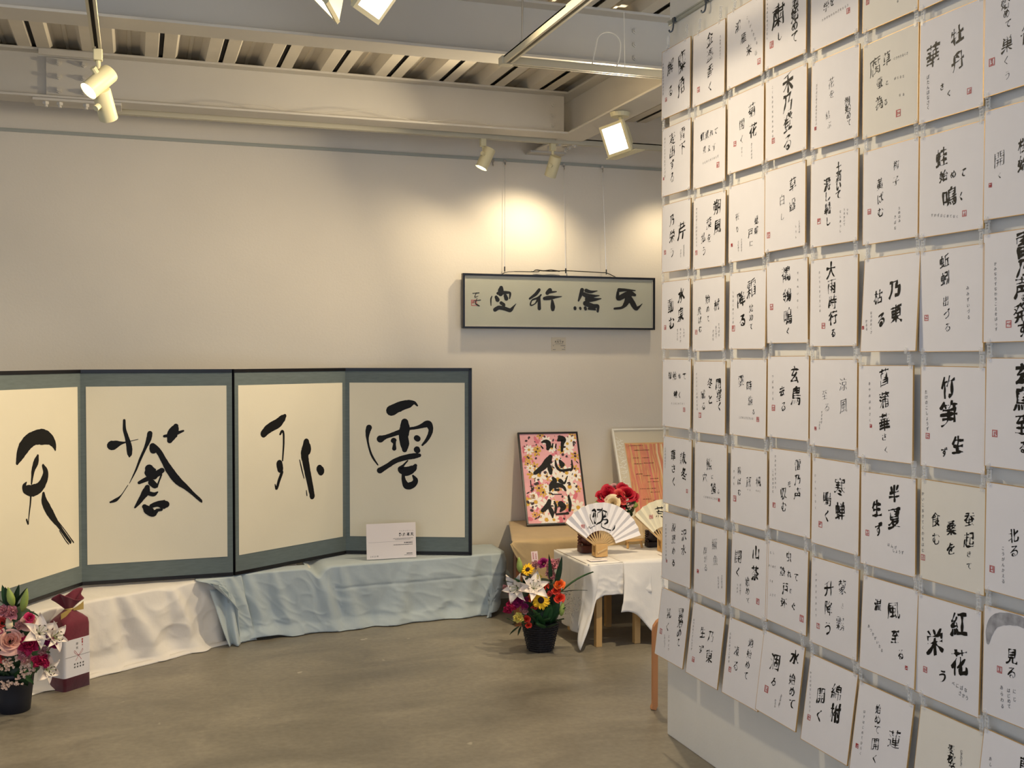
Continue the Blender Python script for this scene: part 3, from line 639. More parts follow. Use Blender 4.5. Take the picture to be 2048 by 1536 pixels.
# picture rails
def rail(name, label, a, b, face, mt):
    t = thing(name, label, 'rail', ((a[0] + b[0]) / 2, (a[1] + b[1]) / 2, a[2]))
    d = Vector((b[0] - a[0], b[1] - a[1])); ang = math.atan2(d.y, d.x)
    rot = Matrix.Rotation(ang, 3, 'Z')
    q = MB(); q.box((0, 0, 0.003), (d.length, 0.014, 0.006), rot); build('upper_lip', q, mt, parent=t)
    q = MB(); q.box((0, 0, -0.006), (d.length, 0.008, 0.012), rot); build('channel', q, mt, parent=t)
    return t
rail('picture_rail', 'grey metal picture rail along the top of the back wall', (-3.9, WY - 0.007, 2.792), (4.2, WY - 0.007, 2.792), 'y', M_RAIL)
rail('picture_rail', 'grey metal picture rail above the calligraphy cards on the partition', (WX - 0.007, 0.2, 2.883), (WX - 0.007, 4.01, 2.883), 'x', M_RAIL)

# lighting tracks
def track(label, pts, group=None, w=0.034, h=0.03, mt=M_TRACK):
    t = thing('light_track', label, 'track', pts[0])
    o0 = Vector(pts[0])
    for a, b in zip(pts, pts[1:]):
        a = Vector(a) - o0; b = Vector(b) - o0
        d = b - a; ang = math.atan2(d.y, d.x); rot = Matrix.Rotation(ang, 3, 'Z'); mid = (a + b) / 2
        L = d.length
        side = Vector((-math.sin(ang), math.cos(ang), 0))
        q = MB()
        q.box(mid + Vector((0, 0, h / 2 - 0.003)), (L + w * 0, w, 0.006), rot)
        q.box(mid + side * (w / 2 - 0.005), (L, 0.010, h), rot)
        q.box(mid - side * (w / 2 - 0.005), (L, 0.010, h), rot)
        build('track_channel', q, mt, parent=t)
        q = MB(); q.box(mid + Vector((0, 0, 0.004)), (L - 0.01, w - 0.02, 0.012), rot); build('conductor_slot', q, M_DARK, parent=t)
    return t
track('cream lighting track fixed under the far beam, running above the framed picture', [(-0.10, 6.22, 2.845), (4.2, 6.22, 2.845)], h=0.035)
tkR = track('cream L-shaped lighting track hanging from a rod near the partition', [(1.44, 1.5, 2.75), (1.44, 4.28, 2.75), (2.6, 4.28, 2.75)])
q = MB(); q.tube([(0.005, 2.60, 0.015), (0.005, 2.60, 0.42)], 0.0045, 8); q.tube([(0.005, 2.60, 0.012), (0.005, 2.60, 0.03)], 0.012, 8); build('hanging_rod', q, M_CHROME, parent=tkR)
q = MB(); q.box((0.0, 2.79, 0.0), (0.05, 0.05, 0.034)); build('corner_joint', q, M_TRACK, parent=tkR, bevel=0.003)
# looped white cable on the short arm
lp = [(0.38, 2.785, 0.02)] + [(0.40 + 0.055 - 0.055 * math.cos(a), 2.785, 0.11 + 0.05 * math.sin(a)) for a in [math.pi * k / 10 for k in range(11)]] + [(0.505, 2.785, 0.06), (0.49, 2.785, 0.018), (0.46, 2.77, 0.016)]
q = MB(); q.tube(catmull(lp, 4), 0.0028, 6); q.tube([(0.53, 2.785, 0.014), (0.525, 2.785, 0.25)], 0.002, 6)
build('cable', q, M_WHITEF, parent=tkR)
track('cream lighting track on the left ending at the twin spotlights', [(-0.135, 1.4, 2.75), (-0.135, 4.60, 2.75)])
# thin grey cable drooping along the far beam
q = MB()
for x0, x1, z in ((0.45, 0.75, 0.02), (0.95, 1.45, 0.03), (1.55, 1.95, 0.02)):
    q.tube(catmull([(x0, 5.995, BZ + 0.013), ((x0 + x1) / 2 - .05, 5.995, BZ + 0.013 + z), ((x0 + x1) / 2 + .08, 5.995, BZ + 0.016 + z * .8), (x1, 5.995, BZ + 0.012)], 5), 0.002, 5)
tag(build('beam_cable', q, M_STEEL, loc=(0.45, 6.0, BZ)), 'thin pale cable looping along the far beam flange', 'cable')

# ================================================================== lamps
WARM = (1.0, 0.815, 0.54)
def spot_light(name, loc, d, power, angle, blend=0.6, radius=0.03, col=WARM, parent=None):
    l = bpy.data.lights.new(name, 'SPOT'); l.energy = power; l.color = col; l.spot_size = R(angle); l.spot_blend = blend; l.shadow_soft_size = radius
    o = bpy.data.objects.new(name, l); COL.objects.link(o)
    o.rotation_euler = lookrot(-Vector(d)).to_euler(); o.location = loc
    if parent is not None: o.parent = parent
    return o
M_LENS = mat('lit_lens', (1, 0.95, 0.85), 0.4, emit=(1.0, 0.9, 0.72), estr=10)
M_LENSO = mat('unlit_lens', srgb(120, 112, 96), 0.3)
def spotlight(label, top, head, d, lit, power=0, angle=60, length=0.125, r=0.036, stem=True, group='track spotlights'):
    """cylinder spot head hung from a track adapter at top"""
    t = thing('track_spotlight', label, 'spotlight', top, group=group)
    T = Vector(top); d = Vector(d).normalized(); hd = Vector(head) - T
    if stem:
        q = MB(); q.box((0, 0, -0.022), (0.034, 0.034, 0.045)); build('adapter', q, M_LAMP, parent=t, bevel=0.004)
        q = MB(); q.tube([(0, 0, -0.04), hd * 0.5 + Vector((0, 0, -0.03)), hd - d * 0.02], 0.009, 8); build('stem', q, M_LAMP, parent=t)
    a = hd - d * length * 0.5; b = hd + d * length * 0.5
    q = MB(); q.tube([a, a + d * 0.006, b], [r * 0.93, r, r], 28, cap=False)
    q.tube([a - d * 0.0005, a], [r * 0.93, r * 0.93], 28)
    q.tube([b, b - d * 0.012], [r, r * 0.9], 28, cap=False)
    hobj = build('lamp_head', q, M_LAMP, parent=t, smooth=False)
    for p in hobj.data.polygons: p.use_smooth = len(p.vertices) == 4
    q = MB(); q.tube([b - d * 0.012, b - d * 0.010], [r * 0.92, r * 0.92], 28); build('lens', q, M_LENS if lit else M_LENSO, parent=t)
    q = MB(); q.tube([hd - d * 0.01 + d.orthogonal() * r * 0.6, hd - d * 0.01 + d.orthogonal() * r * 1.15], 0.012, 10); build('pivot', q, M_LAMP, parent=t)
    if lit and power:
        spot_light('spot_beam', b + d * 0.012, d, power, angle, blend=0.9, parent=t)
    return t
PW = dict(a1=8, a2=16, b=14, c=20, e=12, t=150, flood=52, tl=12, tr=10)
spotlight('lit cream spotlight at the end of the left track, lens facing out', (-0.13, 4.585, 2.735), (-0.125, 4.57, 2.607), (-0.58, -0.28, -0.63), True, PW['a1'], 95)
spotlight('cream spotlight hanging below the lit one at the left track end, aimed away', (-0.125, 4.60, 2.735), (-0.108, 4.63, 2.535), (0.25, 0.75, -0.9), True, PW['a2'], 60, stem=False)
spotlight('cream spotlight on the far track, lit rim, left of the two above the framed picture', (1.945, 6.22, 2.828), (1.955, 6.20, 2.71), (-0.42, 0.06, -0.9), True, PW['b'], 140)
spotlight('cream spotlight on the far track seen from behind, nearest the flood lamp', (2.385, 6.22, 2.828), (2.385, 6.215, 2.69), (-0.14, 0.45, -0.88), True, PW['c'], 130)

spotlight('cream spotlight on the far track beyond the card wall edge', (3.30, 6.22, 2.828), (3.30, 6.215, 2.69), (0.05, 0.45, -0.88), True, PW['e'], 120)

spotlight('cream spotlight on the short track arm behind the card wall, aimed at the fan table', (2.36, 4.28, 2.738), (2.37, 4.32, 2.61), (0.13, 1.0, -1.6), True, PW['t'], 58)

def floodlight(label, mount, centre, d, size, power, roll=0.0, visor=True, col=WARM, glass=M_LENS, group='square flood lamps', stem=True, spread=150):
    t = thing('flood_lamp', label, 'flood lamp', mount, group=group)
    Cc = Vector(centre) - Vector(mount); d = Vector(d).normalized()
    rot = lookrot(d) @ Matrix.Rotation(roll, 3, 'Z')
    def P(x, y, z): return Cc + rot @ Vector((x, y, z))
    s = size / 2
    f = s * 1.22
    q = MB()
    for (x0, y0, x1, y1) in ((-f, -f, f, -s), (-f, s, f, f), (-f, -s, -s, s), (s, -s, f, s)):
        q.box(P((x0 + x1) / 2, (y0 + y1) / 2, 0), (abs(x1 - x0), abs(y1 - y0), 0.014), rot)
    build('bezel', q, M_LAMP, parent=t)
    q = MB()
    k = 0.45; dp = -size * 0.62
    front = [P(-f, -f, 0), P(f, -f, 0), P(f, f, 0), P(-f, f, 0)]; back = [P(-f * k, -f * k, dp), P(f * k, -f * k, dp), P(f * k, f * k, dp), P(-f * k, f * k, dp)]
    for a in range(4):
        b = (a + 1) % 4; q.face([front[a], front[b], back[b], back[a]])
    q.face(back); build('housing', q, M_LAMP, parent=t)
    q = MB(); q.box(P(0, 0, 0.001), (size, size, 0.008), rot); build('glass', q, glass, parent=t)
    if visor:
        q = MB()
        a, b, c2, d2 = P(-f * 1.25, -f * 1.02, 0.0), P(f * 1.25, -f * 1.02, 0.0), P(f * 1.25, -f * 1.25, -size * 0.55), P(-f * 1.25, -f * 1.25, -size * 0.55)
        q.face([a, b, c2, d2]); build('visor_plate', q, M_LAMP, parent=t, solid=0.004)
    if stem:
        q = MB(); q.tube([(0, 0, 0), (0, 0, -0.022)], [0.055, 0.048], 20); build('mount_cup', q, M_LAMP, parent=t)
        q = MB(); q.tube([(0, 0, -0.02), P(0, f * 0.5, dp)], 0.011, 8); build('bracket', q, M_LAMP, parent=t)
    l = bpy.data.lights.new('flood_beam', 'AREA'); l.shape = 'SQUARE'; l.size = size * 0.9; l.energy = power; l.color = col; l.spread = R(spread)
    o = bpy.data.objects.new('flood_beam', l); COL.objects.link(o); o.parent = t
    o.location = P(0, 0, 0.012); o.rotation_euler = (lookrot(-d)).to_euler()
    return t
floodlight('bright square flood lamp under the cross beam, glowing toward the screen', (2.45, 5.39, 2.843), (2.385, 5.30, 2.685), (-0.86, -0.40, -0.32), 0.135, PW['flood'], roll=0.12)
floodlight('left of the twin flood lamps at the top edge, facing away to the left', (0.66, 3.96, 3.08), (0.605, 3.95, 2.835), (-0.68, 0.23, -0.69), 0.17, PW['tl'], roll=0.05, visor=False, spread=100)
floodlight('right of the twin flood lamps at the top edge, facing the card wall', (0.80, 3.92, 3.08), (0.835, 3.89, 2.84), (0.58, -0.50, -0.64), 0.16, PW['tr'], roll=-0.05, visor=False, spread=110)
# ================================================================== folding screen
SZ, SH = 0.366, 1.112
SEAM = [(-0.672, 5.39), (-0.277, 6.062), (0.489, 6.076), (1.181, 6.545), (1.888, 6.251)]
screen = thing('folding_screen', 'four-panel folding screen with teal borders and huge black brush characters', 'screen', (0.489, 6.076, SZ))
for k, key in enumerate(('sky', 'blue', 'outside', 'cloud')):
    a, b = Vector((*SEAM[k], SZ)), Vector((*SEAM[k + 1], SZ))
    d = (b - a); L = d.length; d.normalize(); nrm = Vector((d.y, -d.x, 0))     # towards the viewer
    if nrm.y > 0: nrm = -nrm
    org = screen.location
    def P(u, v, o, a=a, d=d, nrm=nrm): return a + d * u + Vector((0, 0, v)) + nrm * o - org
    rot = Matrix((d, -nrm, Vector((0, 0, 1)))).transposed()
    T = 0.018; e = 0.003
    q = MB(); q.box(P(L / 2, SH / 2, 0), (L - 2 * e, T, SH), rot)
    panel = build('panel', q, M_SILK, parent=screen)
    ml = 0.026 if k else 0.03
    lf, rf = 0.020, 0.020
    # lacquer edging: top, bottom and the free ends
    fr = 0.018
    for nm, (u0, v0, u1, v1) in dict(top=(e, SH - fr, L - e, SH), bottom=(e, 0, L - e, fr)).items():
        q = MB(); q.box(P((u0 + u1) / 2, (v0 + v1) / 2, 0.002), (u1 - u0, T + 0.006, v1 - v0), rot); build('lacquer_rail', q, M_BLACK, parent=panel, bevel=0.001)
    if k in (0, 3):
        u0 = L - fr if k == 3 else e
        q = MB(); q.box(P(u0 + fr / 2 - (0 if k == 0 else e), SH / 2, 0.002), (fr, T + 0.006, SH), rot); build('lacquer_stile', q, M_BLACK, parent=panel, bevel=0.001)
    if k == 2:
        u0 = 0.003
        q = MB(); q.box(P(u0, SH / 2, 0.001), (0.004, T + 0.004, SH), rot); build('lacquer_stile', q, M_BLACK, parent=panel)
    # paper field
    uL = 0.03 if k != 1 else 0.032
    uR = L - 0.032 if k != 3 else L - 0.045
    q = MB(); q.box(P((uL + uR) / 2, (0.105 + SH - 0.088) / 2, T / 2 + 0.0012), (uR - uL, 0.0024, SH - 0.088 - 0.105), rot); build('paper_field', q, M_PAPER, parent=panel)
    q = MB()
    for j, st in enumerate(BRUSH[key]):
        pts = [(st[i] / 1000, st[i + 1] / 1000 - SZ, st[i + 2] / 1000) for i in range(0, len(st), 3)]
        pts = [(u * 1000, v * 1000, w * 1000) for u, v, w in pts]
        ribbon(q, pts, lambda u, v, l, P=P: P(u / 1000, v / 1000, T / 2 + 0.0030 + l), lift=0.00006 * j, seed=j)
    tag(build('ink_character', q, M_INK, parent=panel), ['black brushed character 天', 'black brushed character 蒼', 'black brushed character 外', 'black brushed character 雲'][k])

# ================================================================== platform under the cloths
pl = thing('display_platform', 'low white framed platform under the blue cloth', 'platform', (1.52, 6.45, 0))
q = MB(); q.box((0, 0.0, 0.335), (1.04, 0.32, 0.03)); build('platform_top', q, M_WHITEF, parent=pl)
for x in (-0.51, 0.49):
    for y in (-0.135, 0.135):
        q = MB(); q.box((x, y, 0.16), (0.04, 0.04, 0.32)); build('leg', q, M_WHITEF, parent=pl, bevel=0.002)
for x in (-0.51, 0.49):
    q = MB(); q.box((x, 0, 0.02), (0.04, 0.23, 0.04)); build('foot_rail', q, M_WHITEF, parent=pl)
def plat_xy(s):
    pts = [(-0.95, 5.06), (-0.44, 5.535), (-0.22, 5.700), (0.13, 5.915), (0.33, 6.055), (0.52, 6.165), (0.70, 6.185), (0.86, 6.195)]
    f = s * (len(pts) - 1); i = min(int(f), len(pts) - 2); t = f - i
    return Vector((*pts[i], 0)).lerp(Vector((*pts[i + 1], 0)), t)
pl2 = thing('display_platform', 'low platform hidden under the white cloth, holding the screen', 'platform', (0.0, 6.2, 0))
q = MB()
bt = [(-0.90, 5.16), (0.10, 5.99), (0.50, 6.22), (0.93, 6.26), (0.93, 6.60), (-0.90, 6.60)]
top = [Vector((x - 0.0, y - 6.2, 0.348)) for x, y in bt]; bot = [Vector((x, y - 6.2, 0.318)) for x, y in bt]
q.face(top); q.face(list(reversed(bot)))
for i in range(len(bt)):
    j = (i + 1) % len(bt); q.face([bot[i], bot[j], top[j], top[i]])
build('platform_top', q, M_WHITEF, parent=pl2)
for x, y in ((-0.85, 5.3), (0.1, 6.08), (0.88, 6.32), (0.88, 6.55), (-0.85, 6.55)):
    q = MB(); q.box((x, y - 6.2, 0.16), (0.04, 0.04, 0.32)); build('leg', q, M_WHITEF, parent=pl2)

def fold(u, seed, f=1.0):
    return noise.noise((u * 5.0 * f + seed, seed * 1.7, 0.3)) + 0.5 * noise.noise((u * 12.0 * f, seed, 2.2))
def crease(x, y, f, seed):
    """sharp-ridged wrinkle pattern, 0..1"""
    a = 1 - abs(noise.noise((x * f + seed, y * f * 0.8, seed))) * 2.2
    b = 1 - abs(noise.noise((x * f * 2.1 - y * f, y * f * 1.6 + seed, 4 + seed))) * 2.2
    return max(0, a) ** 3 + 0.5 * max(0, b) ** 3
def smooth01(x): x = max(0.0, min(1.0, x)); return x * x * (3 - 2 * x)

# white cloth: top sheet plus hanging front, pooled hem
def white_cloth(s, t):
    p = plat_xy(s)
    dn = plat_xy(min(s + 0.01, 1)) - plat_xy(max(s - 0.01, 0)); dn.normalize(); out = Vector((dn.y, -dn.x, 0))
    if t < 0.25:                                   # lying on the platform, back to front
        k = t / 0.25
        back = Vector((p.x * 0.98 + 0.02, 6.60, 0))
        if p.x < -0.3: back = Vector((p.x - 0.25, 6.6, 0))
        q = back.lerp(p, k)
        return (q.x, q.y, 0.353 + 0.004 * noise.noise((q.x * 9, q.y * 9, 1)))
    k = (t - 0.25) / 0.75
    x = p.x
    dip = math.exp(-((x - 0.16 + 0.25 * 0) / 0.05) ** 2)
    zt = 0.352 - 0.018 * dip * (1 - k)
    z = zt * (1 - k) if k < 0.93 else zt * 0.07 * (1 - (k - 0.93) / 0.07)
    z = max(z, 0.004)
    # radiating folds from pinch points, widening downwards
    rad = 0.0
    for px, w in ((0.16, 0.10), (-0.10, 0.12), (0.40, 0.08), (0.62, 0.07), (0.80, 0.07), (-0.5, .1)):
        ctr = px + (0.10 * k)
        rad += 0.030 * math.exp(-((x - ctr) / (w * (0.35 + k))) ** 2) * math.sin((x - ctr) * 34 / (0.5 + k) + px * 9) * (0.35 + k)
    o = 0.006 + 0.012 * fold(x + k * 0.35, 3.1) * (0.4 + k) + rad + 0.035 * smooth01((k - 0.75) / 0.25) + 0.012 * math.sin(math.pi * k) + 0.010 * crease(x + k * .2, k * .35 - x * .3, 5.0, 2.0) * math.sin(math.pi * min(1, k * 1.05))
    hem = 0.03 * smooth01((k - 0.93) / 0.07)
    if x > 0.36:
        m_ = 1 - smooth01((x - 0.36) / 0.1); o = 0.003 + (o - 0.003) * m_; hem *= m_
    return (p.x + out.x * (o + hem), p.y + out.y * (o + hem), z)
q = MB(); q.grid(white_cloth, 220, 80)
wc = build('draped_cloth', q, M_WCLOTH, smooth=True, solid=0.003, loc=(0.0, 6.0, 0))
tag(wc, 'crumpled white cloth draped over the left platform below the screen', 'cloth')
# folded lower hem of the white cloth on the floor
q = MB()
q.grid(lambda s, t: (lambda p, o: (p.x + o.x * (0.048 + 0.03 * t + 0.012 * fold(p.x, 8)), p.y + o.y * (0.048 + 0.03 * t + 0.012 * fold(p.x, 8)), 0.012 * (1 - t) ** 0.5 + 0.002))(plat_xy(s * 0.78), (lambda d: Vector((d.y, -d.x, 0)))((plat_xy(min(s * 0.78 + 0.01, 1)) - plat_xy(max(s * 0.78 - 0.01, 0))).normalized())), 80, 4)
o = build('hem', q, M_WCLOTH, parent=wc, smooth=True, solid=0.003, loc=(0.0, 6.0, 0))

def blue_xy(s):
    pts = [(0.29, 6.020), (0.40, 6.080), (0.52, 6.138), (0.75, 6.163), (0.93, 6.180), (1.09, 6.205), (1.57, 6.243), (1.95, 6.275), (2.055, 6.285), (2.085, 6.34), (2.09, 6.60)]
    f = s * (len(pts) - 1); i = min(int(f), len(pts) - 2); t = f - i
    return Vector((*pts[i], 0)).lerp(Vector((*pts[i + 1], 0)), t)
def blue_cloth(s, t):
    p = blue_xy(s)
    dn = blue_xy(min(s + 0.012, 1)) - blue_xy(max(s - 0.012, 0)); dn.normalize(); out = Vector((dn.y, -dn.x, 0))
    x = p.x
    if t < 0.2:
        k = t / 0.2
        back = Vector((min(x, 2.07), 6.61 if x > 0.9 else p.y + 0.10, 0))
        q = back.lerp(p, k)
        dipb = math.exp(-((x - 0.955) / 0.035) ** 2) * k
        return (q.x, q.y, 0.360 - 0.05 * dipb + 0.002 * noise.noise((q.x * 8, q.y * 8, 4)))
    k = (t - 0.2) / 0.8
    dip = math.exp(-((x - 0.955) / 0.04) ** 2)
    zt = 0.360 - 0.055 * dip
    hem = 0.0
    if x < 0.41: hem = 0.34 - 0.16 * (x - 0.29) / 0.12
    if x < 0.30: hem = 0.34
    if 0.41 <= x < 0.52: hem = 0.0
    if 0.52 <= x < 0.80: hem = 0.02 * math.sin(math.pi * (x - 0.52) / 0.28)
    if x >= 2.05: hem = 0.03 + 0.17 * smooth01((p.y - 6.285) / 0.25)
    z = zt + (hem - zt) * k
    rad = 0.0
    for px, w, am in ((0.56, 0.09, .9), (0.70, 0.07, .8), (0.955, 0.07, 1.3), (1.08, 0.10, .9), (1.50, 0.14, .8), (0.45, 0.05, .8), (1.92, .08, .6)):
        ctr = px + 0.10 * k * (1 if px < 1.2 else -1.2)
        rad += am * 0.026 * math.exp(-((x - ctr) / (w * (0.35 + k))) ** 2) * math.cos((x - ctr) * 30 / (0.5 + k)) * (0.3 + k)
    o = 0.026 + 0.010 * fold(x * 0.8 + k * 0.3, 6.4) * (0.3 + k) + rad + 0.03 * smooth01((k - 0.8) / 0.2) + 0.009 * crease(x - k * .15, k * .36 + x * .2, 6.0, 7.0) * (0.3 + k) * (1 - smooth01((k - .85) / .15) * .6)
    # horizontal storage crease
    o -= 0.005 * math.exp(-((z - 0.235) / 0.008) ** 2) * (1 if x > 1.05 else 0)
    if x > 2.0:                                    # corner: cloth swings out to the side, tip trailing forward-left
        o += 0.045 * math.sin(min(1, k * 1.3) * math.pi / 2)
    sh = Vector((0, 0, 0))
    if x > 1.97 and p.y < 6.45:
        sh = Vector((-0.12, -0.02, 0)) * (k ** 2.0) * smooth01((x - 1.97) / 0.09)
    if x < 0.52:
        o += 0.018
        sh = Vector((0.07, 0.02, 0)) * k
    return (p.x + out.x * o + sh.x, p.y + out.y * o + sh.y, max(z, 0.006))
q = MB(); q.grid(blue_cloth, 300, 84)
bcl = build('draped_cloth', q, M_BCLOTH, smooth=True, solid=0.003, loc=(1.3, 6.3, 0))
tag(bcl, 'pale blue cloth draped over the right platform, one end hanging loose', 'cloth')
# loose twisted tail of the blue cloth on the left
def tail(s, t):
    # diagonal strip from the platform edge to the floor
    x = 0.36 + 0.13 * s + 0.10 * t * (1 - 0.5 * s); z = 0.30 * (1 - t) ** 1.1 + 0.004
    y = 6.045 + 0.055 * s - 0.05 * t - 0.025 * math.sin(s * 9 + t * 3) * (0.4 + t) + 0.02
    return (x, y - 0.03, z)
q = MB(); q.grid(tail, 14, 20); build('loose_tail', q, M_BCLOTH, parent=bcl, smooth=True, solid=0.003, loc=(1.3, 6.3, 0))

# ================================================================== captions
def blob_line(mb, place, u0, u1, v, h, seed, gap=0.25):
    """tiny print too small to read: a row of short strokes"""
    rnd = random.Random(seed); u = u0
    while u < u1:
        w = h * rnd.uniform(0.5, 1.1)
        mb.face([place(u, v - h * rnd.uniform(.3, .5), 0), place(min(u + w, u1), v - h * rnd.uniform(.3, .5), 0), place(min(u + w, u1), v + h * rnd.uniform(.3, .5), 0), place(u, v + h * rnd.uniform(.3, .5), 0)])
        u += w + h * gap
cp = thing('caption_board', 'large white title board reading 雲外蒼天 in front of the screen', 'sign', (1.405, 6.285, 0.366), (R(-6), 0, R(-2)))
W_, H_ = 0.292, 0.205
q = MB(); q.box((0, 0, H_ / 2), (W_, 0.004, H_)); build('board', q, M_WHITEP, parent=cp)
pf = lambda u, v, l: Vector((u, -0.0024 - l, v))
q = MB()
write(q, '雲外蒼天', 0.055, 0.137, 0.123, 0.137, 0.021, 1, pf, 2, False)
write(q, 'うんがいそうてん', 0.052, 0.158, 0.128, 0.158, 0.008, 9, pf, 2, False)
write(q, '2023年', -0.120, 0.016, -0.082, 0.016, 0.0115, 9, pf, 2, False)
build('lettering', q, M_INK, parent=cp)
q = MB()
blob_line(q, pf, 0.01, 0.13, 0.115, 0.003, 1); blob_line(q, pf, 0.022, 0.115, 0.108, 0.003, 2)
blob_line(q, pf, 0.075, 0.125, 0.089, 0.008, 3); blob_line(q, pf, 0.012, 0.125, 0.078, 0.005, 4)
blob_line(q, pf, 0.09, 0.125, 0.026, 0.007, 5); blob_line(q, pf, 0.075, 0.125, 0.017, 0.003, 6)
q.face([pf(-0.135, 0.0965, 0), pf(0.13, 0.0985, 0), pf(0.13, 0.0992, 0), pf(-0.135, 0.0972, 0)])
build('fine_print', q, M_INKG, parent=cp)
q = MB(); q.face([(-0.03, 0.002, 0.12), (0.03, 0.002, 0.12), (0.03, 0.07, 0.0), (-0.03, 0.07, 0.0)]); build('easel_back', q, M_WHITEP, parent=cp, solid=0.002)

cw = thing('wall_caption', 'small pale caption card on the wall below the framed picture', 'sign', (2.587, WY - 0.003, 1.582))
q = MB(); q.box((0, 0, 0.044), (0.097, 0.006, 0.088)); build('board', q, mat('caption_paper', srgb(226, 214, 190), 0.8), parent=cw)
pw = lambda u, v, l: Vector((u, -0.0034 - l, v))
q = MB(); write(q, '天馬行空', -0.022, 0.060, 0.026, 0.060, 0.0125, 1, pw, 3, False); build('lettering', q, M_INK, parent=cw)
q = MB(); blob_line(q, pw, -0.014, 0.016, 0.071, 0.003, 1); blob_line(q, pw, -0.022, 0.03, 0.048, 0.003, 2)
blob_line(q, pw, 0.012, 0.044, 0.034, 0.004, 3); blob_line(q, pw, 0.038, 0.044, 0.022, 0.006, 4); blob_line(q, pw, 0.022, 0.044, 0.010, 0.004, 5); blob_line(q, pw, -0.041, -0.022, 0.009, 0.004, 6); blob_line(q, pw, -0.04, -0.034, 0.034, 0.006, 7)
q.face([pw(-0.045, 0.0405, 0), pw(0.045, 0.0405, 0), pw(0.045, 0.0412, 0), pw(-0.045, 0.0412, 0)])
build('fine_print', q, M_INKG, parent=cw)

# ================================================================== long framed calligraphy on the wall
FX, FZ, FW, FH = 1.927, 1.722, 1.322, 0.343
fp = thing('framed_calligraphy', 'long black framed calligraphy reading 天馬行空 hung high on the wall', 'picture', (FX + FW / 2, 6.60, FZ))
pfr = lambda u, v, o: Vector((u - FW / 2, -o, v))
for nm, (u0, v0, u1, v1) in dict(a=(0, 0, FW, 0.012), b=(0, FH - 0.013, FW, FH), c=(0, 0.012, 0.013, FH - 0.013), d=(FW - 0.013, 0.012, FW, FH - 0.013)).items():
    q = MB(); q.box(pfr((u0 + u1) / 2, (v0 + v1) / 2, 0.002), (u1 - u0, 0.036, v1 - v0)); build('frame_bar', q, M_BLACK, parent=fp, bevel=0.0015)
q = MB(); q.box(pfr(FW / 2, FH / 2, 0.0), (FW - 0.024, 0.014, FH - 0.024)); build('mount_paper', q, M_PAPERG, parent=fp)
q = MB()
for a, b, c2, d2 in ((0.013, 0.012, FW - 0.013, 0.018), (0.013, FH - 0.02, FW - 0.013, FH - 0.013), (0.013, .018, 0.019, FH - .02), (FW - 0.019, .018, FW - 0.013, FH - .02)):
    q.box(pfr((a + c2) / 2, (b + d2) / 2, 0.009), (c2 - a, 0.006, d2 - b))
build('inner_fillet', q, mat('silver_fillet', srgb(206, 200, 184), 0.4), parent=fp)
q = MB()
for j, st in enumerate(BRUSH['frame']):
    pts = [(st[i], st[i + 1] - FZ * 1000, st[i + 2] * 0.88) for i in range(0, len(st), 3)]
    ribbon(q, pts, lambda u, v, l: pfr(u / 1000, v / 1000, 0.0078 + l), lift=0.00004 * j, seed=j)
build('ink_characters', q, M_INK, parent=fp)
def seal(mb, u, v, s, place, seed, filled=False):
    h = s / 2; t = s * 0.13
    for a, b, c2, d2 in ((-h, -h, h, -h + t), (-h, h - t, h, h), (-h, -h + t, -h + t, h - t), (h - t, -h + t, h, h - t)):
        mb.face([place(u + a, v + b, 0), place(u + c2, v + b, 0), place(u + c2, v + d2, 0), place(u + a, v + d2, 0)])
    rnd = random.Random(seed)
    n = 4 if not filled else 7
    for k in range(n):
        if rnd.random() < 0.5:
            y = -h + t + (s - 2 * t) * (k + 0.5) / n; x0 = rnd.uniform(-0.8, -0.1) * h; x1 = rnd.uniform(0.2, 0.8) * h
            mb.face([place(u + x0, v + y - t * .45, 0), place(u + x1, v + y - t * .45, 0), place(u + x1, v + y + t * .45, 0), place(u + x0, v + y + t * .45, 0)])
        else:
            x = -h + t + (s - 2 * t) * (k + 0.5) / n; y0 = rnd.uniform(-0.8, -0.1) * h; y1 = rnd.uniform(0.2, 0.8) * h
            mb.face([place(u + x - t * .45, v + y0, 0), place(u + x + t * .45, v + y0, 0), place(u + x + t * .45, v + y1, 0), place(u + x - t * .45, v + y1, 0)])
q = MB(); seal(q, 0.075, 0.160, 0.038, lambda u, v, l: pfr(u, v, 0.0076), 5); build('red_seal', q, M_SEAL, parent=fp)
q = MB(); q.box(pfr(FW / 2, FH / 2, 0.016), (FW - 0.026, 0.002, FH - 0.026)); build('glass', q, M_GLASS, parent=fp)
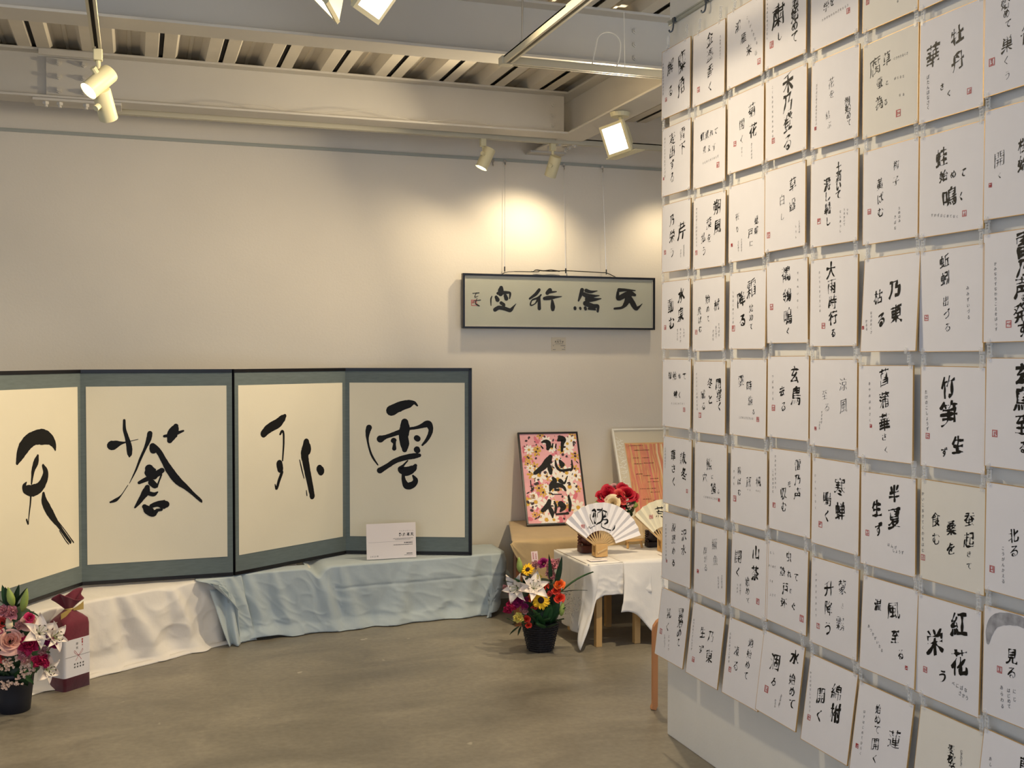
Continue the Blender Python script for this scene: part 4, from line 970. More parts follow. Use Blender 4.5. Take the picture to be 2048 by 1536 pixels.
# back hanging cord looping above the frame
cord = [(0.25, FH - 0.01, 0), (0.31, FH + 0.018, 0), (0.50, FH + 0.022, 0), (0.52, FH + 0.030, 0), (0.60, FH + 0.028, 0), (0.72, FH + 0.034, 0), (0.95, FH + 0.028, 0), (0.99, FH + 0.026, 0), (1.07, FH - 0.008, 0)]
q = MB(); q.tube(catmull([pfr(a, b, -0.012) for a, b, c in cord], 4), 0.003, 6); q.tube(catmull([pfr(a, b, -0.02) for a, b, c in ((0.47, FH + .024, 0), (0.50, FH + 0.034, 0), (0.55, FH + 0.030, 0), (0.60, FH + 0.036, 0), (0.66, FH + .03, 0))], 4), 0.004, 6)
build('hanging_cord', q, M_BLACK, parent=fp)
for i, (x, ub) in enumerate(((2.215, 0.285), (2.615, 0.700), (2.885, 0.985))):
    t = thing('picture_wire', ['thin hanging wire at the left of the long framed picture', 'middle thin hanging wire of the long framed picture', 'thin hanging wire at the right of the long framed picture'][i], 'wire', (x, WY - 0.02, 2.76), group='picture wires')
    zb = FZ + FH + 0.03 - 2.76; xb = FX + ub - x
    q = MB(); q.tube([(0, 0, 0), (xb, -0.005, zb)], 0.0011, 5); build('wire', q, M_CHROME, parent=t)
    q = MB(); q.box((0, 0.006, 0.018), (0.016, 0.012, 0.02)); q.tube([(0, 0, 0.012), (0, -0.008, -0.004), (0, 0, -0.012)], 0.004, 6); build('rail_hook', q, M_CHROME, parent=t)
    q = MB(); q.tube([(xb, -0.005, zb + 0.02), (xb, -0.005, zb - 0.012)], 0.004, 6); build('clasp', q, M_BLACK, parent=t)
for i, x in enumerate((2.075, 2.105, 2.135)):
    t = thing('rail_hook', 'spare chrome hook clustered on the wall rail left of the first wire', 'hook', (x, WY - 0.02, 2.75), group='spare rail hooks')
    q = MB(); q.box((0, 0.006, 0.028), (0.018, 0.012, 0.018)); build('slider', q, M_CHROME, parent=t)
    q = MB(); q.tube(catmull([(0, 0, 0.022), (0, -0.002, 0.002), (0, -0.010, -0.008), (0, -0.016, 0.0)], 4), 0.0035, 6); build('hook', q, M_CHROME, parent=t)

# ================================================================== leaning posters behind the tables
A6 = R(6)
def leaning_frame(name, label, bl, w, h, lean, fm, bar, depth=0.02, ang=A6):
    dx = Vector((math.cos(ang), -math.sin(ang), 0)); up = Vector((math.sin(ang) * lean, math.cos(ang) * lean, math.sqrt(max(h * h - lean * lean, 0)))).normalized()
    nv = dx.cross(up).normalized()
    rot = Matrix((dx, -nv, up)).transposed()
    t = thing(name, label, 'picture', bl)
    P = lambda u, v, o: dx * u + up * v + nv * o
    for (u0, v0, u1, v1) in ((0, 0, w, bar), (0, h - bar, w, h), (0, bar, bar, h - bar), (w - bar, bar, w, h - bar)):
        q = MB(); q.box(P((u0 + u1) / 2, (v0 + v1) / 2, 0), (u1 - u0, depth, v1 - v0), rot); build('frame_bar', q, fm, parent=t, bevel=0.001)
    return t, P, rot
pk, PP, rot = leaning_frame('framed_poster', 'pink floral poster in a black frame with large brush characters, leaning on the wall', (2.264, 6.345, 0.505), 0.396, 0.611, 0.255, M_BLACK, 0.011)
q = MB(); q.box(PP(0.198, 0.3055, 0), (0.38, 0.008, 0.595), rot); build('pink_sheet', q, mat('pink_print', srgb(236, 172, 176), 0.7, nscale=20, namt=0.08), parent=pk)
rnd = random.Random(12)
FLM = [mat('print_white', srgb(244, 236, 226), 0.7), mat('print_mustard', srgb(212, 168, 64), 0.7), mat('print_dark', srgb(66, 48, 54), 0.7), mat('print_deep_pink', srgb(214, 116, 132), 0.7)]
q = MB()
lay = [0.0042]
def disc(u, v, r, mi, n=10, sq=1.0, a0=0.0):
    pts = []
    for k in range(n):
        a = 2 * math.pi * k / n
        x, y = r * math.cos(a), r * sq * math.sin(a)
        uu = u + x * math.cos(a0) - y * math.sin(a0); vv = v + x * math.sin(a0) + y * math.cos(a0)
        pts.append(PP(min(max(uu, 0.012), 0.384), min(max(vv, 0.012), 0.599), lay[0]))
    q.face(pts, mi)
def daisy(u, v, r, col=0, n=8):
    for k in range(n):
        a = 2 * math.pi * k / n + u * 30
        disc(u + r * 0.62 * math.cos(a), v + r * 0.62 * math.sin(a), r * 0.40, col, 8, 0.55, a)
        lay[0] += 0.0000012
    lay[0] += 0.000002
    disc(u, v, r * 0.25, 1 if col == 0 else 2, 8); lay[0] += 0.000002
for _ in range(60):
    u, v = rnd.uniform(0.02, 0.376), rnd.uniform(0.02, 0.59); disc(u, v, rnd.uniform(0.012, 0.03), 3, 7, rnd.uniform(.3, .6), rnd.uniform(0, 6)); lay[0] += 0.000002
for _ in range(34):
    u, v = rnd.uniform(0.02, 0.376), rnd.uniform(0.02, 0.59); daisy(u, v, rnd.uniform(0.022, 0.034), 1, 6)
for _ in range(27):
    u, v = rnd.uniform(0.02, 0.376), rnd.uniform(0.02, 0.59); daisy(u, v, rnd.uniform(0.020, 0.056), 0)
for _ in range(90):
    u, v = rnd.uniform(0.02, 0.376), rnd.uniform(0.02, 0.59); disc(u, v, rnd.uniform(0.004, 0.014), 2, 6, rnd.uniform(.25, .9), rnd.uniform(0, 6)); lay[0] += 0.000002
tag(build('floral_print', q, FLM, parent=pk), kind='stuff')
q = MB()
for j, st in enumerate(BRUSH['poster']):
    ribbon(q, [(st[i], st[i + 1], st[i + 2] * 1.2) for i in range(0, len(st), 3)], lambda u, v, l: PP(u / 1000, v / 1000, 0.0056 + l), lift=0.00004 * j, seed=j)
build('ink_characters', q, M_INK, parent=pk)
q = MB(); seal(q, 0.058, 0.184, 0.026, lambda u, v, l: PP(u, v, 0.0058), 3, True); build('gold_seal', q, mat('gold_seal', srgb(150, 96, 40), 0.6), parent=pk)
wf, PW_, rot = leaning_frame('framed_poster', 'white framed watercolour sheet of orange stripes with small writing, partly behind the card wall', (2.93, 6.345, 0.505), 0.42, 0.62, 0.255, M_WHITEF, 0.012, ang=R(3))
q = MB(); q.box(PW_(0.21, 0.31, -0.002), (0.40, 0.008, 0.60), rot); build('mount_board', q, mat('mount_board', srgb(214, 204, 182), 0.8), parent=wf)
q = MB(); rnd = random.Random(4)
for k in range(130):
    u = rnd.uniform(0.017, 0.062); v = rnd.uniform(0.02, 0.56); a = rnd.uniform(-0.9, 0.9); l = rnd.uniform(0.006, 0.012)
    c, s_ = math.cos(a) * l, math.sin(a) * l
    q.face([PW_(u - c, v - s_ - .0016, 0.0030 + k * 2e-6), PW_(u + c, v + s_ - .0016, 0.0030 + k * 2e-6), PW_(u + c, v + s_ + .0022, 0.0030 + k * 2e-6), PW_(u - c, v - s_ + .0022, 0.0030 + k * 2e-6)])
tag(build('torn_paper_pattern', q, M_WHITEF, parent=wf), kind='stuff')
q = MB(); q.box(PW_(0.235, 0.265, 0.004), (0.32, 0.003, 0.51), rot); build('watercolour_sheet', q, mat('wash_peach', srgb(226, 178, 122), 0.8, nscale=7, namt=0.12), parent=wf)
q = MB(); rnd = random.Random(7); WM = [mat('wash_salmon', srgb(222, 142, 112), 0.8, nscale=15, namt=0.15), mat('wash_cream', srgb(240, 214, 176), 0.8, nscale=15, namt=0.1), mat('wash_rose', srgb(220, 128, 116), 0.8, nscale=15, namt=0.15)]
u = 0.078; k = 0
while u < 0.385:
    w = rnd.uniform(0.010, 0.030); top = 0.515 - rnd.uniform(0, 0.01); mi = rnd.choice((0, 0, 1, 2, 0))
    pts = []
    for j in range(9): pts.append((u + 0.012 * noise.noise((j * .5, u * 40, 1)), 0.012 + (top - 0.012) * j / 8))
    left = [PW_(max(a, .076), b, 0.0060 + k * 4e-6) for a, b in pts]; right = [PW_(min(a + w * (0.7 + 0.5 * noise.noise((b * 9, u * 20, 3))), .394), b, 0.0060 + k * 4e-6) for a, b in pts]
    for j in range(8): q.face([left[j], right[j], right[j + 1], left[j + 1]], mi)
    u += w * rnd.uniform(0.7, 1.2); k += 1
build('wash_stripes', q, WM, parent=wf)
q = MB()
for j, (u0, u1, v) in enumerate(((0.10, 0.20, 0.50), (0.13, 0.24, 0.468), (0.115, 0.155, 0.415), (0.18, 0.225, 0.415), (0.115, 0.175, 0.375), (0.185, 0.255, 0.378), (0.12, 0.16, 0.305), (0.165, 0.215, 0.292), (0.21, 0.27, 0.272), (0.19, 0.265, 0.25), (0.13, 0.24, 0.205), (0.20, 0.26, 0.18), (0.14, 0.19, 0.135), (0.21, 0.25, 0.125))):
    rr = random.Random(j); u = u0
    while u < u1:
        h = rr.uniform(.003, .008); ribbon(q, [(u * 1000, v * 1000 - h * 500, 1.2), (u * 1000 + rr.uniform(2, 5), v * 1000 + h * 400, rr.uniform(1, 3)), (u * 1000 + rr.uniform(4, 7), v * 1000 - h * 300, 1)], lambda a, b, l: PW_(a / 1000, b / 1000, 0.0072), seed=j); u += rr.uniform(.006, .011)
build('small_writing', q, M_INK, parent=wf)
# ================================================================== tables on the right
bt_ = thing('side_table', 'low brown wooden table under a khaki cloth against the wall', 'table', (2.75, 6.26, 0))
q = MB()
pg_ = [(-0.72, -0.35), (0.70, -0.35), (0.70, 0.34), (-0.50, 0.34)]
q.face([(x, y, 0.493) for x, y in pg_]); q.face([(x, y, 0.467) for x, y in reversed(pg_)])
for i in range(4):
    (xa, ya), (xb, yb) = pg_[i], pg_[(i + 1) % 4]; q.face([(xa, ya, 0.467), (xb, yb, 0.467), (xb, yb, 0.493), (xa, ya, 0.493)])
build('tabletop', q, M_DKWOOD, parent=bt_, bevel=0.003)
for x, y in ((-0.685, -0.325), (0.67, -0.325), (0.67, 0.31), (-0.47, 0.31)):
    q = MB(); q.box((x, y, 0.234), (0.04, 0.04, 0.468)); build('leg', q, M_DKWOOD, parent=bt_, bevel=0.002)
q = MB(); q.box((0, -0.325, 0.44), (1.33, 0.02, 0.05)); build('apron', q, M_DKWOOD, parent=bt_)
def khaki(s, t):
    k0 = min(t / 0.45, 1.0)
    xl = 2.012 + 0.225 * (1 - k0)
    x = xl + (3.46 - xl) * s
    if t < 0.45:
        return (x, 6.61 - 0.72 * k0, 0.4965 + 0.002 * noise.noise((x * 7, k0 * 5, 0)))
    k = (t - 0.45) / 0.55
    drop = 0.30 if s > 0.13 else 0.30 * (s / 0.13) ** 0.8 + 0.012
    o = 0.012 + 0.020 * math.sin(x * 26 + 1.0 * k) * k + 0.012 * fold(x, 11) * k + 0.008 * crease(x, k * .3, 7, 3) * k
    return (x + 0.03 * k * math.sin(x * 9), 5.885 - o, 0.4965 - drop * k)
q = MB(); q.grid(khaki, 110, 34)
tag(build('khaki_tablecloth', q, M_KCLOTH, smooth=True, solid=0.003, loc=(2.75, 6.2, 0.497)), 'khaki cloth draped over the brown table, corner hanging diagonally', 'tablecloth')

TZ = 0.45
wt = thing('display_table', 'low pale wooden table under the white cloths with the fans', 'table', (2.78, 5.56, 0))
q = MB(); q.box((0, 0, 0.432), (1.02, 0.44, 0.024)); build('tabletop', q, M_WOOD, parent=wt)
for x in (-0.46, -0.235, 0.46):
    for y in (-0.19, 0.19):
        q = MB(); q.box((x, y, 0.21), (0.034, 0.034, 0.42)); build('leg', q, M_WOOD, parent=wt, bevel=0.002)
# short cloth on the left end of the table: hangs a hand's width in front, long corner at the left
X0, X1, Y0, Y1 = 2.255, 3.30, 5.325, 5.80
def short_cloth():
    mb = MB()
    def f(s, t):
        # perimeter path: back-left -> front-left -> along the front
        path = [(X0 - .012, Y1), (X0 - .012, Y0 + 0.03), (X0, Y0 - .006), (X0 + 0.03, Y0 - .008), (2.47, Y0 - 0.008), (2.60, Y0 - 0.008)]
        ln = [0, .45, .49, .52, .72, .85]; S = s * .85
        i = max(k for k in range(len(ln)) if ln[k] <= S + 1e-9); i = min(i, len(ln) - 2)
        a = (S - ln[i]) / (ln[i + 1] - ln[i]); p = Vector((*path[i], 0)).lerp(Vector((*path[i + 1], 0)), a)
        c = math.exp(-((S - 0.487) / 0.03) ** 2)
        KS = [(0, .37), (.38, .385), (.44, .33), (.470, .40), (.487, .441), (.503, .34), (.522, .185), (.56, .165), (.85, .168)]
        for (s0, d0), (s1, d1) in zip(KS, KS[1:]):
            if s0 <= S <= s1 + 1e-6: drop = d0 + (d1 - d0) * (S - s0) / (s1 - s0)
        side = S < 0.47
        out = Vector((-1, 0, 0)) if side else Vector((0, -1, 0))
        w = smooth01((S - 0.43) / 0.1)
        out = Vector((-(1 - w), -w, 0)).normalized() if (1 - w) + w > 0 else out
        o = 0.008 + 0.02 * t * abs(math.sin(S * 24)) * (1 if S < .45 else .4) + 0.03 * c * t + 0.006 * crease(S * 1.3, t * .4, 7, 5) * t
        tw = 0.05 * c * t * math.sin(t * 5.0)
        return (p.x + out.x * o + tw, p.y + out.y * o - 0.01 * c * math.sin(t * 7), TZ + 0.002 - drop * t)
    mb.grid(f, 180, 26)
    mb.grid(lambda s, t: (X0 - .012 + 0.36 * s, Y0 - .008 + (Y1 - Y0 + .008) * t, TZ + 0.002 + 0.001 * noise.noise((s * 6, t * 6, 3))), 12, 12)
    return mb
tag(build('white_tablecloth', short_cloth(), M_WCLOTH, smooth=True, solid=0.002, loc=(2.4, 5.5, TZ)), 'white cloth on the left end of the fan table with one long hanging corner', 'tablecloth')
def long_cloth():
    mb = MB()
    def f(s, t):
        x = 2.435 + 0.87 * s
        lef = math.exp(-(s / 0.07) ** 2)
        drop = 0.255 + 0.17 * smooth01((s - 0.03) / 0.24)
        o = 0.016 + 0.018 * t * math.sin(s * 18 + 2 * t) + 0.03 * t + 0.007 * crease(s, t * .4, 8, 9) * t
        return (x + 0.05 * lef * t * (0.4 - t), Y0 - o, TZ + 0.0045 - drop * t)
    mb.grid(f, 70, 24)
    mb.grid(lambda s, t: (2.435 + 0.87 * s, Y0 - .016 + (Y1 - Y0 + .01) * t, TZ + 0.0045 + 0.001 * noise.noise((s * 6, t * 6, 7))), 12, 8)
    return mb
tag(build('white_tablecloth', long_cloth(), M_WCLOTH, smooth=True, solid=0.002, loc=(2.87, 5.5, TZ)), 'longer white cloth over the fan table, running behind the card wall', 'tablecloth')

# ================================================================== folding fans
def fan(label, base, key, a0, a1, seal_at, paper, rz=0.0):
    t = thing('folding_fan', label, 'fan', (base[0], base[1], base[2] + 0.041), (0, 0, rz), group='folding fans on wooden stands')
    n = 24; ri, ro = 0.098, 0.252
    def pt(k, r):
        a = R(a1 + (a0 - a1) * k / n); pl_ = 0.006 * (r / ro) * (1 if k % 2 else -1)
        return Vector((r * math.cos(a), pl_, r * math.sin(a)))
    q = MB()
    for k in range(n):
        q.face([pt(k, ri), pt(k + 1, ri), pt(k + 1, ro), pt(k, ro)])
    build('paper_leaf', q, paper, parent=t, solid=0.0012)
    rib = None
    for k in range(0, n + 1, 2):
        a = R(a1 + (a0 - a1) * k / n); g = (k in (0, n))
        L = ro if g else ri + 0.05
        q = MB(); rot = Matrix.Rotation(-(a - math.pi / 2), 3, 'Y')
        q.box(rot @ Vector((0, 0.002 + 0.0004 * k, L / 2 - 0.012)), (0.011 if g else 0.007, 0.0022, L + 0.02), rot); build('guard_stick' if g else 'rib', q, M_BAMBOO, parent=t)
    q = MB(); q.tube([(0, -0.012, 0), (0, 0.016, 0)], 0.005, 10); build('rivet', q, M_CHROME, parent=t)
    q = MB()
    for j, st in enumerate(BRUSH[key]):
        pts = [(st[i], st[i + 1] - 41, st[i + 2]) for i in range(0, len(st), 3)]
        def pl_(u, v, l):
            r = math.hypot(u, v) / 1000; a = math.degrees(math.atan2(v, u)); k = (a - a1) / (a0 - a1) * n
            kf = math.floor(k); fr = k - kf
            za = 0.006 * (r / ro) * (1 if kf % 2 else -1); zb = -za
            return Vector((u / 1000, za + (zb - za) * fr - 0.0018 - l, v / 1000))
        C_ = catmull(pts, 10)
        ribbon(q, [tuple(c) for c in C_[::2]], pl_, lift=0.00003 * j, seed=j)
    build('ink_character', q, M_INK, parent=t)
    q = MB(); seal(q, seal_at[0], seal_at[1], 0.022, lambda u, v, l: pl_(u * 1000, v * 1000, 0.0004), 2, True); build('red_seal', q, M_SEAL, parent=t)
    return t
def fan_stand(label, base, group='wooden fan stands'):
    t = thing('fan_stand', label, 'stand', base, group=group)
    q = MB(); q.box((0, -0.024, 0.034), (0.070, 0.014, 0.068)); build('front_plate', q, M_WOOD, parent=t, bevel=0.002)
    q = MB(); q.box((0, 0.026, 0.046), (0.066, 0.012, 0.092)); build('back_plate', q, M_WOOD, parent=t, bevel=0.002)
    q = MB(); q.box((0, 0, 0.006), (0.064, 0.04, 0.012)); build('base', q, M_WOOD, parent=t)
    q = MB(); q.box((0.0, -0.034, 0.036), (0.06, 0.005, 0.008), Matrix.Rotation(R(-22), 3, 'Y')); build('cross_peg', q, M_BAMBOO, parent=t)
    return t
M_FANW = mat('fan_paper_white', srgb(240, 234, 232), 0.75)
M_FANC = mat('fan_paper_cream', srgb(240, 230, 200), 0.75)
ZT = TZ + 0.0075
fan('open white paper fan with bold black character and bamboo ribs, in a wooden stand', (2.385, 5.50, ZT), 'fan', 14, 143, (-0.100, 0.125), M_FANW)
fan_stand('slotted pale wooden stand holding the white fan', (2.385, 5.50, ZT))
fan('open cream paper fan cut off by the card wall', (2.79, 5.52, ZT), 'fan2', 14, 138, (-0.086, 0.158), M_FANC)
fan_stand('slotted pale wooden stand holding the cream fan beside the card wall', (2.79, 5.52, ZT))

# carved wooden ornaments behind the fans
def carving(label, base, s=1.0, mt=M_CARVE):
    t = thing('carved_ornament', label, 'carving', base)
    q = MB(); q.box((0, 0, 0.020 * s), (0.13 * s, 0.07 * s, 0.04 * s)); build('plinth', q, mt, parent=t, bevel=0.006)
    q = MB()
    def f(u, v):
        a = 2 * math.pi * u; b = math.pi * v
        r = 1 + 0.22 * noise.noise((math.cos(a) * 2.5 * math.sin(b), math.sin(a) * 2.5, math.cos(b) * 2.5))
        return (0.062 * s * r * math.sin(b) * math.cos(a), 0.036 * s * r * math.sin(b) * math.sin(a), 0.085 * s + 0.058 * s * r * math.cos(b))
    q.grid(f, 28, 16); build('carved_body', q, mt, parent=t, smooth=True)
    q = MB()
    for k in range(5): q.ball((-0.062 * s, 0.0, 0.05 * s + 0.018 * s * k), (0.014 * s, 0.014 * s, 0.010 * s), 8, 5)
    build('carved_tail', q, mt, parent=t, smooth=True)
    return t
carving('dark brown carved wooden ornament behind the white fan', (2.385, 5.635, ZT))
carving('nearly black small carved ornament behind the cream fan', (2.80, 5.68, ZT), 0.75, mat('black_carving', srgb(38, 24, 24), 0.5))
# little easel with a tilted panel
t = thing('table_easel', 'small pale wooden easel holding a beige panel between the fans', 'easel', (2.675, 5.685, ZT))
for x0, x1, y1 in ((-0.045, -0.02, 0.03), (0.045, 0.02, 0.03), (0.0, 0.0, 0.10)):
    q = MB(); q.tube([(x0, -0.02 if y1 < .05 else y1, 0), (x1, y1 if y1 < .05 else 0.035, 0.17)], 0.008, 4); build('leg', q, M_WOOD, parent=t)
q = MB(); q.box((0, -0.018, 0.045), (0.11, 0.014, 0.012)); build('ledge', q, M_WOOD, parent=t)
t2 = thing('panel_card', 'small beige tilted panel resting on the table easel', 'panel', (2.675, 5.672, ZT + 0.052), (R(-14), 0, 0))
q = MB(); q.box((0, 0, 0.06), (0.11, 0.004, 0.12)); build('board', q, mat('beige_panel', srgb(206, 184, 150), 0.7, nscale=9, namt=0.15), parent=t2)
for i, (x, y, l) in enumerate(((2.325, 5.395, 'small flat white name card on the cloth before the white fan'), (2.76, 5.42, 'small flat white name card on the cloth before the cream fan'))):
    t = thing('name_card', l, 'card', (x, y, ZT))
    q = MB(); q.box((0, 0, 0.0012), (0.10, 0.06, 0.0022)); build('board', q, M_WHITEP, parent=t)
    q = MB(); blob_line(q, lambda u, v, l: Vector((u, v, 0.0026)), -0.035, 0.035, 0.012, 0.006, i); blob_line(q, lambda u, v, l: Vector((u, v, 0.0026)), -0.03, 0.02, -0.006, 0.004, i + 3); build('fine_print', q, M_INKG, parent=t)

# ================================================================== bentwood stool behind the partition end
st = thing('bentwood_stool', 'bentwood stool with curved birch leg behind the card wall end', 'stool', (2.38, 4.243, 0))
q = MB(); q.tube([(0, 0, 0.405), (0, 0, 0.44)], 0.175, 36); build('seat', q, M_BIRCH, parent=st, bevel=0.004)
for k in range(4):
    a = R(161.2 + 90 * k); c, s_ = math.cos(a), math.sin(a)
    path = [(0.262, 0.0)] + [(0.255, 0.02 + 0.32 * j / 5) for j in range(6)] + [(0.255 - 0.05 * (1 - math.cos(b)), 0.34 + 0.055 * math.sin(b)) for b in (0.4, 0.8, 1.2, 1.57)] + [(0.12, 0.397)]
    q = MB(); side = Vector((-s_, c, 0)); rings = []
    for j, (r, z) in enumerate(path):
        tg = Vector((path[min(j + 1, len(path) - 1)][0] - path[max(j - 1, 0)][0], path[min(j + 1, len(path) - 1)][1] - path[max(j - 1, 0)][1])).normalized()
        nx, nz = -tg.y, tg.x
        i0 = len(q.v)
        for sw, sn in ((-1, -1), (1, -1), (1, 1), (-1, 1)):
            rr = r + nx * sn * 0.012; zz = z + nz * sn * 0.012
            q.v.append(tuple(Vector((c * rr, s_ * rr, max(zz, 0.0))) + side * sw * 0.020))
        rings.append(i0)
    for a_, b_ in zip(rings, rings[1:]):
        for e_ in range(4): q.f.append((a_ + e_, a_ + (e_ + 1) % 4, b_ + (e_ + 1) % 4, b_ + e_)); q.m.append(0)
    q.f.append(tuple(rings[0] + e_ for e_ in (3, 2, 1, 0))); q.m.append(0); q.f.append(tuple(rings[-1] + e_ for e_ in range(4))); q.m.append(0)
    build('leg', q, M_BIRCH, parent=st, bevel=0.002)

# ================================================================== flowers
def petal(mb, base, d, up, L, W, curl=0.3, ruff=0.0, tip=0.6, mi=0, seed=0, cup=0.15, nu=6, nv=4, rnd_=False):
    d = Vector(d).normalized(); up = Vector(up); up = (up - d * up.dot(d)).normalized(); s = d.cross(up)
    def f(u, v):
        w = W * ((math.sin(math.pi * (0.14 + 0.84 * u)) ** 0.55) if rnd_ else max(0.0, math.sin(math.pi * min(1, (u * 0.92 + 0.08)) ** tip)) ** 0.8) * (v - 0.5)
        z = curl * L * u * u * -1 + cup * W * (2 * v - 1) ** 2 * 1.2
        r = ruff * L * math.sin(v * 14 + seed) * u * u
        return Vector(base) + d * (L * u * (1 - 0.25 * abs(curl) * u)) + up * (z + r) + s * w
    mb.grid(f, nu, nv, mi)
def rose(c, n, r, seed=0, dense=18):
    """cupped overlapping petals around axis n, tight heart to flared rim"""
    mb = MB(); rot = lookrot(n); rnd = random.Random(seed); c = Vector(c); r *= 1.1
    for k in range(dense):
        t = k / (dense - 1); a = k * 2.4 + rnd.uniform(-.25, .25)
        wd = 1.25 - 0.45 * t + rnd.uniform(-.1, .1); Rk = r * (0.10 + 0.72 * t); H = r * (1.0 - 0.30 * t) ; fl = r * (0.05 + 0.30 * t * t)
        tp = rnd.uniform(-.06, .06)
        def f(u, v, a=a, wd=wd, Rk=Rk, H=H, fl=fl, tp=tp):
            uu = 2 * u - 1; az = a + uu * wd * (0.55 + 0.45 * math.sin(min(1, v * 1.25) * 1.57))
            rad = Rk * (0.30 + 0.70 * math.sin(v * 1.5)) + fl * v ** 3 + 0.03 * r * uu * uu
            h = -0.55 * r + H * v * (1 - 0.22 * uu * uu) + tp * r * uu - 0.9 * fl * v ** 4
            return c + rot @ Vector((rad * math.cos(az), rad * math.sin(az), h))
        mb.grid(f, 7, 6)
    return mb
def carnation(c, n, r, seed=0):
    r *= 1.18
    mb = MB(); rot = lookrot(n); rnd = random.Random(seed); c = Vector(c)
    for k in range(30):
        a = rnd.uniform(0, 6.28); e = rnd.uniform(0.05, 1.25)
        dirv = rot @ Vector((math.cos(a) * math.sin(e), math.sin(a) * math.sin(e), math.cos(e)))
        petal(mb, c, dirv, rot @ Vector((-math.cos(a), -math.sin(a), 0.5)), r * rnd.uniform(.8, 1.05), r * 0.75, curl=0.1, ruff=0.09, tip=0.35, seed=k, nu=4, nv=8, rnd_=True)
    return mb
def lily(c, n, r, seed=0, back=0.45):
    mb = MB(); rot = lookrot(n) @ Matrix.Rotation(seed * 1.3, 3, 'Z'); c = Vector(c)
    for k in range(6):
        a = k * math.pi / 3; o = 0.75 + (0.1 if k % 2 else 0)
        petal(mb, c, rot @ Vector((math.cos(a) * o, math.sin(a) * o, 0.75)), rot @ Vector((-math.cos(a), -math.sin(a), 0.7)), r * (1.05 if k % 2 else 1.0), r * (0.62 if k % 2 else 0.46), curl=back, ruff=0.02, tip=0.75, cup=0.25, seed=k, nu=8, nv=4)
    return mb, rot
def stamens(c, rot, r):
    mb = MB(); c = Vector(c)
    for k in range(6):
        a = k * math.pi / 3 + 0.5; e = c + rot @ Vector((math.cos(a) * r * 0.25, math.sin(a) * r * 0.25, r * 0.62))
        mb.tube([c, e], 0.0010, 4); mb.tube([e - rot @ Vector((-math.sin(a), math.cos(a), 0)) * 0.005, e + rot @ Vector((-math.sin(a), math.cos(a), 0)) * 0.005], 0.0018, 5, mi=1)
    return mb
def sunflower(c, n, r, seed=0):
    mb = MB(); rot = lookrot(n); c = Vector(c)
    for ring in range(2):
        for k in range(17):
            a = 2 * math.pi * (k + 0.5 * ring) / 17 + 0.1 * math.sin(k * 5)
            petal(mb, c + rot @ Vector((math.cos(a) * r * .3, math.sin(a) * r * .3, 0.002 - .002 * ring)), rot @ Vector((math.cos(a), math.sin(a), 0.25 - 0.15 * ring + .15 * math.sin(k * 3.3))), rot @ Vector((0, 0, 1)), r * (0.74 + .1 * math.sin(k * 2.1)), r * 0.26, curl=0.15, tip=0.9, seed=k, nu=4, nv=2)
    return mb, rot
def leaf(mb, base, tipv, W, droop=0.2, seed=0):
    b = Vector(base); d = Vector(tipv) - b; L = d.length
    petal(mb, b, d, (0, 0, 1) if abs(d.normalized().z) < 0.9 else (0, -1, 0), L, W, curl=droop, tip=0.85, cup=0.12, nu=8, nv=4)
def bud(mb, a, b, r):
    a, b = Vector(a), Vector(b); mb.tube([a.lerp(b, t) for t in (0, .15, .35, .6, .85, 1)], [r * .3, r * .75, r, r * .85, r * .45, r * .1], 10)
def sprig(mb, c, r, n, rnd, size=0.006):
    for _ in range(n):
        p = Vector(c) + Vector((rnd.gauss(0, r), rnd.gauss(0, r * .6), rnd.gauss(0, r)))
        for k in range(4):
            a = rnd.uniform(0, 6.28); petal(mb, p, (math.cos(a), rnd.uniform(-.9, .1), math.sin(a)), (0, -1, .3), size * 1.4, size * 1.3, curl=0.1, tip=.4, nu=2, nv=2, rnd_=True)

VW = Vector((-0.34, -0.92, 0.18))           # roughly toward the room
rnd = random.Random(21)
# ---- right arrangement in the black wicker basket
B = Vector((2.005, 5.405, 0.0))
ar = thing('flower_basket', 'mixed bouquet with lilies and sunflowers in a black wicker basket by the white table', 'flowers', B)
q = MB()
prof = [(0.064, 0.0), (0.068, 0.004), (0.075, 0.04), (0.083, 0.08), (0.092, 0.12), (0.100, 0.155), (0.094, 0.155), (0.086, 0.13)]
for k in range(len(prof) - 1):
    for a in range(6):
        a0, a1 = R(60 * a + 8), R(60 * (a + 1) + 8)
        (r0, z0), (r1, z1) = prof[k], prof[k + 1]
        q.face([(r0 * math.cos(a0), r0 * math.sin(a0), z0), (r0 * math.cos(a1), r0 * math.sin(a1), z0), (r1 * math.cos(a1), r1 * math.sin(a1), z1), (r1 * math.cos(a0), r1 * math.sin(a0), z1)])
q.face([(0.086 * math.cos(R(60 * a + 8)), 0.086 * math.sin(R(60 * a + 8)), 0.13) for a in range(6)])
q.face([(0.064 * math.cos(R(60 * a + 8)), 0.064 * math.sin(R(60 * a + 8)), 0.0) for a in reversed(range(6))])
bk = build('wicker_basket', q, M_BASKET, parent=ar)
q = MB()
for j in range(12):
    z = 0.012 + j * 0.0125; r = 0.0655 + 0.035 * z / 0.155 + 0.0015
    q.tube([((r + .0018 * (1 if (k + j) % 2 else -1)) * math.cos(2 * math.pi * k / 36) * 0.985, (r + .0018 * (1 if (k + j) % 2 else -1)) * math.sin(2 * math.pi * k / 36) * 0.985, z) for k in range(37)], 0.0035, 5, cap=False)
build('woven_band', q, M_BASKET, parent=bk)
def add(nm, mb, mt, par, smooth=True): return build(nm, mb, mt, parent=par, smooth=smooth)
S_ = 5.80 / 2200.0                            # metres per photo pixel at this depth
RX = Vector((0.946, -0.323, 0)); 
